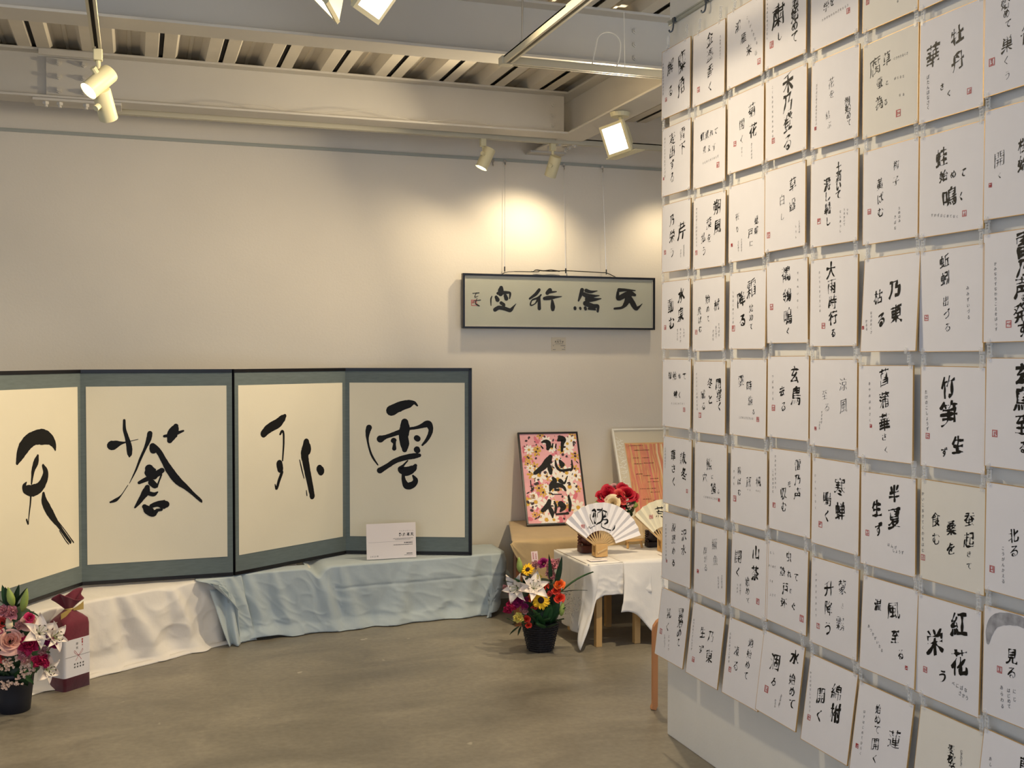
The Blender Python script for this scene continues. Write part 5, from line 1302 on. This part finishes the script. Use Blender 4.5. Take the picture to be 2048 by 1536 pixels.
def at(px, py, dep=0.0): return RX * ((px - 1080) * S_) + Vector((0, 0, (1300 - py) * S_)) + Vector((-0.33, -0.94, 0)) * dep
q = MB(); q.ball((0, 0, 0.20), (0.10, 0.10, 0.07), 14, 8); q.ball((0, 0, 0.28), (0.11, 0.10, 0.10), 14, 8); build('foliage_core', q, M_LEAFD, parent=ar, smooth=True)
for i, (p0, p1, w, mt) in enumerate([((1110, 1190), (1170, 1117), 0.05, M_LEAF), ((1108, 1170), (1124, 1105), 0.032, M_LEAFD), ((1100, 1160), (1098, 1100), 0.022, M_LEAFD), ((1108, 1180), (1172, 1165), 0.016, M_LEAFD),
        ((1040, 1165), (1008, 1148), 0.024, M_LEAFD), ((1052, 1175), (1030, 1142), 0.05, M_LEAF), ((1098, 1235), (1118, 1190), 0.05, M_LEAF), ((1102, 1240), (1126, 1200), 0.04, M_LEAF), ((1085, 1245), (1064, 1200), 0.05, M_LEAF), ((1075, 1245), (1090, 1205), 0.055, M_LEAF), ((1070, 1240), (1056, 1215), 0.04, M_LEAFD), ((1105, 1240), (1125, 1222), 0.05, M_LEAFD),
        ((1030, 1240), (1014, 1226), 0.03, M_LEAF), ((1040, 1242), (1024, 1236), 0.016, M_LEAFD), ((1038, 1246), (1018, 1254), 0.016, M_LEAFD), ((1042, 1246), (1034, 1262), 0.016, M_LEAFD), ((1096, 1250), (1112, 1235), 0.06, M_LEAFD), ((1084, 1252), (1072, 1232), 0.06, M_LEAF), ((1060, 1250), (1050, 1218), 0.05, M_LEAFD), ((1090, 1235), (1100, 1195), 0.05, M_LEAF), ((1066, 1232), (1078, 1212), 0.05, M_LEAF), ((1095, 1215), (1108, 1196), 0.04, M_LEAFD), ((1050, 1245), (1040, 1228), 0.05, M_LEAF), ((1085, 1240), (1098, 1222), 0.06, M_LEAF), ((1100, 1200), (1092, 1165), 0.03, M_LEAFD), ((1048, 1165), (1056, 1140), 0.03, M_LEAFD)]):
    q = MB(); leaf(q, at(*p0, 0.08), at(*p1, 0.10 + 0.02 * (i % 3)), w, 0.12 if i else 0.25); add('leaf', q, mt, ar)
q = MB(); bud(q, at(1040, 1140, .06), at(1037, 1110, .06), 0.017); add('lily_bud', q, M_LEAFL, ar)
q = MB(); bud(q, at(1120, 1222, .11), at(1124, 1194, .11), 0.015); add('lily_bud', q, M_LEAFL, ar)
for (px, py, r, n, sd) in ((1066, 1170, 0.098, VW + Vector((0.15, 0, 0.45)), 0.2), (1036, 1168, 0.092, VW + Vector((-0.6, 0, 0.0)), 1.0)):
    mb, rt_ = lily(at(px, py, 0.10), n, r, sd); l = add('lily', mb, PETAL['white'], ar)
    add('stamen', stamens(at(px, py, 0.10), rt_, r), [M_LEAFL, M_SEED], l)
for (px, py, r, n) in ((1080, 1190, 0.048, VW + Vector((0.25, 0, 0.05))), (1055, 1135, 0.036, VW + Vector((-0.3, .3, 0.6)))):
    mb, rt_ = sunflower(at(px, py, 0.125 if py > 1150 else .06), n, r); l = add('sunflower', mb, PETAL['yellow'], ar)
    q = MB(); q.ball((0, 0, 0), (r * .36, r * .36, r * .16), 14, 6); q.v = [tuple(at(px, py, 0.125 if py > 1150 else .06) + rt_ @ (Vector(v) + Vector((0, 0, .004)))) for v in q.v]; add('seed_disc', q, M_SEED, l)
for i, (px, py, r, c, dep) in enumerate([(1116, 1160, 0.026, 'orange', .10), (1110, 1172, 0.021, 'red', .10), (1116, 1186, 0.025, 'red', .11), (1087, 1165, 0.022, 'red', .08), (1061, 1186, .02, 'orange', .11), (1085, 1122, 0.026, 'magenta', .05), (1052, 1228, 0.018, 'red', .11), (1056, 1240, 0.015, 'red', .11), (1028, 1192, .016, 'red', .11)]):
    add('rose', rose(at(px, py, dep), VW + Vector((rnd.uniform(-.3, .3), 0, rnd.uniform(.1, .6))), r, i, 14), PETAL[c], ar)
for i, (px, py, r, c, dep) in enumerate([(1022, 1202, 0.034, 'hotpink', .10), (1036, 1196, 0.032, 'magenta', .11), (1014, 1214, .024, 'hotpink', .10), (1036, 1226, 0.029, 'lemon', .12), (1106, 1128, 0.034, 'pink', .05), (1098, 1140, .03, 'dusty', .06), (1012, 1172, .022, 'dusty', .07), (1076, 1150, .024, 'lemon', .07), (1046, 1212, .026, 'dusty', .12), (1112, 1122, .026, 'dusty', .04), (1070, 1128, .024, 'dusty', .04), (1052, 1192, .02, 'magenta', .1), (1104, 1150, .026, 'pink', .07), (1094, 1128, .024, 'pink', .05), (1048, 1205, .024, 'magenta', .12), (1022, 1182, .02, 'dusty', .09), (1068, 1206, .02, 'coral', .12), (1098, 1180, .018, 'coral', .1)]):
    add('carnation', carnation(at(px, py, dep), VW + Vector((rnd.uniform(-.3, .3), 0, .3)), r, i), PETAL[c], ar)
q = MB(); rr = random.Random(3)
for c_ in ((1130, 1175), (1140, 1195), (1150, 1205), (1132, 1210), (1142, 1220)): 
    q.tube([at(1105, 1225, .06), at(*c_, .08)], 0.0010, 4)
    sprig(q, at(*c_, .08), 0.022, 12, rr, 0.003)
tag(add('filler_sprig', q, mat('statice_grey', srgb(150, 140, 130), 0.8), ar, False), kind='stuff')
tg_ = MB(); rot = lookrot(Vector((-0.30, -0.95, 0.10))) @ Matrix.Rotation(0.08, 3, 'Z')
tg_.box(at(1069, 1118, 0.02), (0.034, 0.088, 0.0015), rot); l = build('gift_tag', tg_, mat('pink_tag', srgb(240, 214, 206), 0.7), parent=ar)
q = MB(); pt_ = lambda u, v, _=0: at(1069, 1118, 0.02) + rot @ Vector((u, v, 0.0012))
for j, (uu, v0, v1, h) in enumerate(((-0.007, 0.004, 0.034, .006), (0.007, 0.004, .034, .005))):
    v = v0
    while v < v1: q.face([pt_(uu - h / 2, v), pt_(uu + h / 2, v), pt_(uu + h / 2, v + h * .7), pt_(uu - h / 2, v + h * .7)]); v += h
build('red_lettering', q, M_SEAL, parent=l)
q = MB(); v = -0.03
while v < -0.008: q.face([pt_(-.005, v), pt_(.005, v), pt_(.005, v + .007), pt_(-.005, v + .007)]); v += 0.010
build('dark_lettering', q, M_INKG, parent=l)
q = MB(); q.tube([at(1069, 1130, .02), at(1072, 1180, .03)], .0015, 5); build('tag_stick', q, M_WOOD, parent=ar)

# ---- left arrangement in the round black pot (cut by the frame edge)
B = Vector((-0.515, 5.215, 0.0))
al = thing('flower_pot', 'bouquet of pink gerberas and white lilies in a round black pot', 'flowers', B)
q = MB(); q.lathe([(0.0, 0.0), (0.062, 0.0), (0.066, 0.003), (0.072, 0.06), (0.083, 0.155), (0.087, 0.160), (0.087, 0.175), (0.081, 0.175), (0.078, 0.14), (0, 0.14)], 36); build('pot', q, M_POT, parent=al, smooth=True)
S_ = 4.78 / 2200.0
def at2(px, py, dep=0.0): return Vector((0.946, -0.323, 0)) * ((px - 30) * S_) + Vector((0, 0, (1420 - py) * S_)) + Vector((0.10, -0.99, 0)) * dep
q = MB(); q.ball((0, 0, 0.26), (0.11, 0.10, 0.10), 14, 8); q.ball((0.0, 0, 0.36), (0.10, 0.10, 0.10), 14, 8); q.ball((0.02, 0, 0.19), (0.09, 0.09, 0.05), 14, 8); build('foliage_core', q, M_LEAFD, parent=al, smooth=True)
VL = Vector((0.12, -0.97, 0.2))
for i, (p0, p1, w, mt) in enumerate([((22, 1212), (8, 1160), 0.03, M_LEAF), ((28, 1215), (14, 1164), 0.03, M_LEAFD), ((30, 1212), (42, 1160), 0.026, M_LEAFD), ((34, 1205), (56, 1163), 0.022, M_LEAFD), ((36, 1208), (60, 1185), 0.022, M_LEAF), ((34, 1210), (58, 1192), 0.02, M_LEAFD), ((10, 1200), (-14, 1180), 0.03, M_LEAFD), ((60, 1215), (82, 1222), .016, M_LEAFD), ((58, 1220), (72, 1212), .014, M_LEAFD),
        ((45, 1340), (70, 1352), 0.03, M_LEAF), ((50, 1330), (66, 1340), .03, M_LEAF), ((20, 1345), (8, 1325), .03, M_LEAFD), ((35, 1345), (45, 1320), .03, M_LEAF), ((12, 1345), (24, 1318), .03, M_LEAFD), ((60, 1310), (76, 1330), .03, M_LEAF), ((84, 1295), (102, 1290), .03, M_LEAF), ((85, 1290), (100, 1278), .03, M_LEAFL), ((0, 1330), (-15, 1310), .04, M_LEAFD), ((40, 1350), (58, 1356), .04, M_LEAFD), ((25, 1350), (40, 1352), .04, M_LEAFD)]):
    q = MB(); leaf(q, at2(*p0, 0.05 if p0[1] < 1230 else .08), at2(*p1, 0.07 if p0[1] < 1230 else .11), w, 0.10); add('leaf', q, mt, al)
for a, b, r, mt in (((30, 1202), (20, 1164), 0.017, M_LEAFL), ((48, 1212), (58, 1166), 0.017, M_LEAFL), ((26, 1250), (18, 1224), 0.021, PETAL['cream'])):
    q = MB(); bud(q, at2(*a, .08), at2(*b, .09), r); add('lily_bud', q, mt, al)
for (px, py, r, n, sd) in ((80, 1255, 0.088, VL + Vector((0.25, 0, 0.35)), 0.3), (106, 1262, 0.075, VL + Vector((0.9, 0.1, 0.1)), 1.2), (92, 1325, 0.07, VL + Vector((0.9, 0, -0.25)), 2.0)):
    mb, rt_ = lily(at2(px, py, 0.10), n, r, sd); l = add('lily', mb, PETAL['white'], al); add('stamen', stamens(at2(px, py, 0.10), rt_, r), [M_LEAFL, M_SEED], l)
for i, (px, py, r, c, dep) in enumerate([(24, 1265, 0.052, 'peach', .12), (60, 1235, 0.03, 'peach', .07), (8, 1232, .026, 'coral', .1), (62, 1222, .02, 'hotpink', .1), (14, 1296, .03, 'coral', .1)]):
    add('rose', rose(at2(px, py, dep), VL + Vector((0, 0, .25)), r, 40 + i, 16), PETAL[c], al)
for i, (px, py, r, c, dep) in enumerate([(62, 1274, 0.044, 'hotpink', .12), (84, 1306, 0.040, 'hotpink', .12), (104, 1276, 0.034, 'magenta', .09), (98, 1268, .03, 'purple', .08), (26, 1216, 0.032, 'pink', .08), (10, 1212, .028, 'pink', .08), (48, 1294, 0.034, 'pink', .12), (54, 1304, .026, 'peach', .12), (-8, 1250, .04, 'hotpink', .1), (-12, 1290, .04, 'pink', .1), (86, 1288, .022, 'dusty', .12), (40, 1240, .022, 'dusty', .1)]):
    add('carnation', carnation(at2(px, py, dep), VL + Vector((rnd.uniform(-.2, .4), 0, .1)), r, 60 + i), PETAL[c], al)
q = MB(); rr = random.Random(8)
for c_ in ((16, 1312), (50, 1312), (8, 1318), (66, 1318), (14, 1352), (22, 1348), (46, 1338), (56, 1328), (26, 1310), (40, 1300)): sprig(q, at2(*c_, .13), 0.012, 10, rr, 0.006)
tag(add('filler_blossom', q, mat('statice_cream', srgb(226, 196, 176), 0.8, nscale=40, namt=.2), al, False), kind='stuff')

# ---- small red rose arrangement on the khaki table
B = Vector((2.745, 6.06, 0.4985))
ab = thing('rose_bouquet', 'crimson rose bouquet with one cream bloom behind the white fan', 'flowers', B)
q = MB(); q.lathe([(0, 0), (0.055, 0), (0.06, 0.01), (0.07, 0.09), (0.065, 0.09), (0, 0.08)], 24); build('bowl', q, M_POT, parent=ab, smooth=True)
q = MB(); q.ball((0, 0, 0.15), (0.11, 0.09, 0.09), 14, 8); build('foliage_core', q, M_LEAFD, parent=ab, smooth=True)
S_ = 6.6 / 2200
def at3(px, py, dep=0.0): return Vector((0.946, -0.323, 0)) * ((px - 1225) * S_) + Vector((0, 0, (1063 - py) * S_)) + Vector((-0.33, -0.94, 0)) * dep
for i, (px, py, r, c, dep) in enumerate([(1202, 988, 0.044, 'crimson', .07), (1206, 982, .04, 'crimson', .05), (1243, 985, 0.048, 'crimson', .07), (1234, 977, 0.034, 'crimson', .03), (1226, 988, 0.034, 'coral', .08), (1192, 992, 0.034, 'crimson', .06), (1211, 1003, 0.046, 'cream', .11), (1197, 1006, 0.03, 'crimson', .09), (1225, 1013, 0.036, 'crimson', .09), (1255, 993, .034, 'crimson', .04), (1234, 998, 0.026, 'coral', .09), (1248, 1004, .022, 'dusty', .08), (1218, 978, .026, 'dusty', .0)]):
    add('rose', rose(at3(px, py, dep), VW + Vector((rnd.uniform(-.3, .3), 0, rnd.uniform(.2, .7))), r, 80 + i, 16), PETAL[c], ab)
for i, (px, py, r) in enumerate(((1183, 1006, .02), (1257, 1008, .022), (1240, 996, .012))):
    q = MB(); bud(q, at3(px, py + 8, .06), at3(px, py - 6, .06), r); add('green_bud', q, M_LEAFL, ab)
for i, (p0, p1, w) in enumerate((((1240, 1020), (1258, 1000), .05), ((1235, 1030), (1250, 1022), .06), ((1195, 1015), (1180, 1012), .04), ((1245, 1035), (1240, 1015), .06), ((1230, 1040), (1248, 1035), .05), ((1222, 1000), (1230, 990), .04))):
    q = MB(); leaf(q, at3(*p0, .06), at3(*p1, .09), w, .1); add('leaf', q, M_LEAFD, ab)
q = MB(); sprig(q, at3(1244, 1002, .09), .012, 12, rr, .006); sprig(q, at3(1240, 1022, .09), .016, 14, rr, .006); tag(add('filler_blossom', q, mat('statice_pale', srgb(214, 196, 180), .8), ab, False), kind='stuff')

# ================================================================== wrapped gift bottle box
gb = thing('wrapped_gift', 'tall gift box in burgundy cloth with a white paper band and gold ribbon', 'gift', (-0.305, 5.505, 0), (0, 0, R(43)))
GW, GD, GH = 0.150, 0.11, 0.318
def gbox(u, v, w, d, h0, h1, r=0.022):
    pass
q = MB()
def rr_ring(w, d, r, n=5):
    pts = []
    for cx, cy, a0 in ((w / 2 - r, d / 2 - r, 0), (-w / 2 + r, d / 2 - r, 90), (-w / 2 + r, -d / 2 + r, 180), (w / 2 - r, -d / 2 + r, 270)):
        for k in range(n): a = R(a0 + 90 * k / (n - 1)); pts.append((cx + r * math.cos(a), cy + r * math.sin(a)))
    return pts
def loft(q, rings, close=True):
    idx = []
    for ring, z in rings:
        idx.append(len(q.v)); q.v += [(x, y, z) for x, y in ring]
    n = len(rings[0][0])
    for a, b in zip(idx, idx[1:]):
        for k in range(n): q.f.append((a + k, a + (k + 1) % n, b + (k + 1) % n, b + k)); q.m.append(0)
    q.f.append(tuple(idx[0] + k for k in reversed(range(n)))); q.m.append(0); q.f.append(tuple(idx[-1] + k for k in range(n))); q.m.append(0)
def ruffled(w, d, am, f, ph):
    return [(x * (1 + am * math.sin(k * f + ph)), y * (1 + am * math.sin(k * f + ph))) for k, (x, y) in enumerate(rr_ring(w, d, min(w, d) * .45))]
loft(q, [(rr_ring(GW, GD, .014), 0.0), (rr_ring(GW, GD, .014), GH * .93), (rr_ring(GW * .97, GD * .97, .02), GH), (ruffled(GW * .80, GD * .8, .05, 1.9, 0), GH + .018), (ruffled(GW * .40, GD * .45, .12, 1.9, 1), GH + .038), (ruffled(.03, .03, .1, 1.9, 2), GH + .052)])
build('wrapping_cloth', q, M_WINE, parent=gb, smooth=True)
q = MB(); loft(q, [(rr_ring(GW + .003, GD + .003, .015), 0.062), (rr_ring(GW + .003, GD + .003, .015), 0.235)]); pb_ = build('paper_band', q, mat('gift_paper', srgb(228, 226, 232), .7), parent=gb)
pg = lambda u, v, l=0: Vector((u, -GD / 2 - 0.0022 - l, v))
q = MB(); write(q, '御祝', -0.004, 0.212, -0.004, 0.192, 0.013, 9, pg, 0, False)
for j, uu in enumerate((0.030, 0.014, -0.002, -0.018)):
    v = 0.118
    for _ in range(2): q.face([pg(uu - .004, v - .004), pg(uu + .003, v - .004), pg(uu + .004, v + .004), pg(uu - .004, v + .003)]); v -= 0.014
build('lettering', q, M_INKG, parent=pb_)
q = MB()
for (v, w, h) in ((0.226, .008, .007), (0.214, .006, .012), (0.200, .004, .006)): q.face([pg(.026 - w / 2, v - h / 2), pg(.026 + w / 2, v - h / 2), pg(.026 + w / 2, v + h / 2), pg(.026 - w / 2, v + h / 2)])
for s_ in (-1, 1):
    ribbon(q, [(4, 156, 1.4), (4 + s_ * 12, 170, 1.4), (4 + s_ * 22, 182, 1.4), (4 + s_ * 24, 174, 1.4), (4 + s_ * 12, 162, 1.4), (4, 156, 1.4)], lambda u, v, l: pg(u / 1000, v / 1000))
    ribbon(q, [(4, 156, 1.6), (4 + s_ * 8, 145, 1.6), (4 + s_ * 16, 134, 1.8)], lambda u, v, l: pg(u / 1000, v / 1000))
build('red_knot_print', q, M_SEALD, parent=pb_)
q = MB(); q.face([pg(-.07, .155), pg(.07, .155), pg(.07, .1564), pg(-.07, .1564)]); build('cord_print', q, M_INKG, parent=pb_)
q = MB()
def flare(u, v):
    a = 2 * math.pi * u; r = 0.010 + 0.058 * v ** 0.8 + 0.012 * v * math.sin(a * 5)
    return (r * 1.15 * math.cos(a), r * 0.55 * math.sin(a), GH + 0.046 + 0.085 * v * (1 - .25 * v) + 0.022 * v * math.sin(a * 2 + 0.6))
q.grid(flare, 40, 8); build('gathered_top', q, M_WINE, parent=gb, smooth=True, solid=0.002)
q = MB(); q.grid(lambda u, v: (-0.055 - 0.075 * u, -0.01 - 0.02 * math.sin(v * 3), GH - 0.035 - 0.05 * u + (v - .5) * 0.055 * (0.5 + u)), 8, 6); build('loose_cloth_end', q, M_WINE, parent=gb, smooth=True, solid=.002)
q = MB(); q.tube([(0.016 * math.cos(a), 0.014 * math.sin(a), GH + .048) for a in [2 * math.pi * k / 14 for k in range(15)]], 0.006, 6, cap=False)
rb = build('ribbon_band', q, M_GOLDR, parent=gb)
for s_ in (-1, 1):
    q = MB(); q.grid(lambda u, v: (s_ * (0.006 + 0.058 * u), -0.022 - .004 * math.sin(u * 3), GH + .046 + (0.010 if s_ > 0 else -0.006) * u + (v - .5) * (0.008 + 0.030 * u) - .02 * u * u * (s_ < 0)), 6, 4); build('bow_loop', q, M_GOLDR, parent=rb, solid=.0015)

# ================================================================== calligraphy cards on the partition
CW, CH, CT = 0.242, 0.272, 0.004
def shared(name, mb, mt):
    me = bpy.data.meshes.new(name); me.from_pydata(mb.v, [], mb.f)
    for mm in (mt if isinstance(mt, list) else [mt]): me.materials.append(mm)
    me.update(); return me
q = MB(); q.box((0, 0, CH / 2), (CW - 0.003, CT, CH - 0.003)); ME_BOARD = shared('card_board', q, M_CARD); q2_ = MB(); q2_.box((0, 0, CH / 2), (CW - 0.003, CT, CH - 0.003)); ME_BOARDC = shared('card_board', q2_, M_CARDC)
q = MB()
for a, b, c_, d_ in ((-CW / 2, 0, CW / 2, .0016), (-CW / 2, CH - .0016, CW / 2, CH), (-CW / 2, .0016, -CW / 2 + .0016, CH - .0016), (CW / 2 - .0016, .0016, CW / 2, CH - .0016)):
    q.box(((a + c_) / 2, 0, (b + d_) / 2), (c_ - a, CT + 0.0006, d_ - b))
ME_GILT = shared('gilt_edge', q, M_GILT)
def mesh_obj(name, me, parent):
    o = bpy.data.objects.new(name, me); COL.objects.link(o); o.parent = parent; return o
COLN = ['leftmost', 'second', 'third', 'fourth', 'fifth', 'sixth', 'seventh', 'rightmost']
ROWN = ['top', 'second', 'third', 'fourth', 'fifth', 'sixth', 'seventh', 'bottom']
CREAM = {(7, 6), (7, 8), (6, 2), (6, 1)}
SMALL_SEAL = {(1, 2), (1, 7), (2, 6), (2, 7), (3, 3), (5, 2), (5, 5), (6, 4), (6, 5), (6, 7), (6, 8), (8, 3)}
XP = 2.02
rnd = random.Random(5)
CARD_AT = {}
for (c, r, full, yT, zT, tilt, txts, seals) in CARDS:
    if zT - CH > 2.9: continue
    a = R(tilt)
    loc = (XP - math.sin(a) * CH, yT - CW / 2, zT - math.cos(a) * CH)
    roll = R(rnd.uniform(-0.5, 0.5))
    CARD_AT[(c, r)] = (yT, zT, a, loc)
    if (c, r) in ((6, 1), (7, 1), (8, 1)):
        lab = {6: 'calligraphy card cut by the frame top, sixth column, only its red seal showing', 7: 'calligraphy card cut by the frame top, only its blank lower edge showing', 8: 'calligraphy card mostly above the frame, top of the rightmost column'}[c]
    else:
        cp_ = COLN[c - 1]
        lab = 'white calligraphy card reading %s, %s of the %s column' % (full, ROWN[r - 1] + ' card' if r in (1, 8) else ROWN[r - 1] + ' card down', cp_)
    t = thing('calligraphy_card', lab, 'card', loc, (-a, roll, R(-90)), group='calligraphy cards hung on the partition')
    mesh_obj('board', ME_BOARDC if (c, r) in CREAM else ME_BOARD, t)
    mesh_obj('gilt_edge', ME_GILT, t)
    pc = lambda u, v, l: Vector((u / 1000 - CW / 2, -CT / 2 - 0.0005 - l, CH - v / 1000))
    # glyphs are laid out with v pointing up, so flip
    pv = lambda u, v, l: Vector((u / 1000 - CW / 2, -CT / 2 - 0.0005 - l, CH + v / 1000))
    for j, (tx, u0, v0, u1, v1, s, w) in enumerate(txts):
        q = MB()
        if w == -2:
            write(q, tx, u0, -v0, u1, -v1, s, -2, pv, c * 3.1 + r + j)
            if q.f: build('small_lettering', q, M_INKG, parent=t)
        else:
            write(q, tx, u0, -v0, u1, -v1, s * 0.98, w, pv, c * 7.3 + r * 1.9 + j)
            if q.f: build('brush_lettering', q, M_INK, parent=t)
    if (c, r) == (8, 7):
        qa = MB(); ribbon(qa, [(16, -92, 10), (20, -66, 24), (36, -36, 32), (72, -21, 30), (120, -17, 26), (178, -30, 24), (218, -62, 18)], pv); build('grey_arc', qa, M_INKP, parent=t)
    for (u, v, s) in seals:
        qq = MB(); seal(qq, u, -v, s * 1.0, pv, c * 10 + r, (c, r) in SMALL_SEAL); build('red_seal', qq, M_SEALD if (c, r) in SMALL_SEAL else M_SEAL, parent=t)

# clear plastic clips joining card to card, and the hooks on the rail
q = MB(); q.box((0, 0, 0), (0.011, 0.010, 0.012)); q.box((0, -.001, -0.008), (0.008, 0.008, 0.005)); ME_CLIP = shared('clip_jaw', q, M_CLEAR)
q = MB()
for s_ in (-1, 1): q.box((s_ * 0.005, 0.0, 0), (0.0028, 0.004, 0.022))
for z in (-0.008, 0.0, 0.008): q.box((0, 0, z), (0.012, 0.003, 0.0025))
ME_LINK = shared('clip_link', q, M_CLEAR)
def clip(y, z0, z1, x0, x1, label, group):
    t = thing('card_clip', label, 'clip', (x0, y, z0), (0, 0, R(-90)), group=group)
    u = mesh_obj('upper_jaw', ME_CLIP, t); u.location = (0, (x1 - x0), z1 - z0 + 0.002); u.rotation_euler = (R(180), 0, 0)
    l_ = mesh_obj('lower_jaw', ME_CLIP, t); l_.location = (0, 0, 0.0)
    k = mesh_obj('link', ME_LINK, t); k.location = (0, (x1 - x0) / 2, (z1 - z0) / 2); k.scale = (1, 1, max(0.6, (z1 - z0 - 0.01) / 0.022))
    return t
for (c, r), (yT, zT, a, loc) in CARD_AT.items():
    up_ = CARD_AT.get((c, r - 1))
    for e in (0.012, CW - 0.012):
        if up_:
            clip(yT - e, zT + 0.002, up_[3][2] - 0.002, XP - 0.001, up_[3][0] - 0.001, 'small clear plastic clip joining two hanging calligraphy cards', 'clear card clips')
        elif r == 1 and zT < 2.85:
            t = thing('card_clip', 'clear plastic clip with chain hanging a top card from the rail', 'clip', (XP, yT - e - 0.03 if e < .1 else yT - e + 0.03, zT), (0, 0, R(-90)), group='clips on the top cards')
            u = mesh_obj('lower_jaw', ME_CLIP, t)
            for zz in (0.022, 0.044):
                k = mesh_obj('link', ME_LINK, t); k.location = (0, 0.004, zz); k.rotation_euler = (0, R(rnd.uniform(-12, 12)), 0)
for k in range(14):
    y = 3.95 - 0.262 * k
    t = thing('rail_hook', 'dark metal hook on the partition rail above the cards', 'hook', (WX - 0.018, y, 2.868), group='hooks on the partition rail')
    q = MB(); q.box((0.004, 0, 0.010), (0.012, 0.018, 0.018)); build('slider', q, mat('hook_steel', srgb(96, 104, 112), 0.35, metal=.7), parent=t)
    q = MB(); q.tube(catmull([(0, 0, 0.004), (-0.002, 0, -0.02), (-0.006, 0.002, -0.034), (-0.012, 0.010, -0.036), (-0.012, 0.014, -0.028)], 4), 0.0032, 6); build('hook', q, mat('hook_steel', srgb(96, 104, 112), 0.35, metal=.7), parent=t)
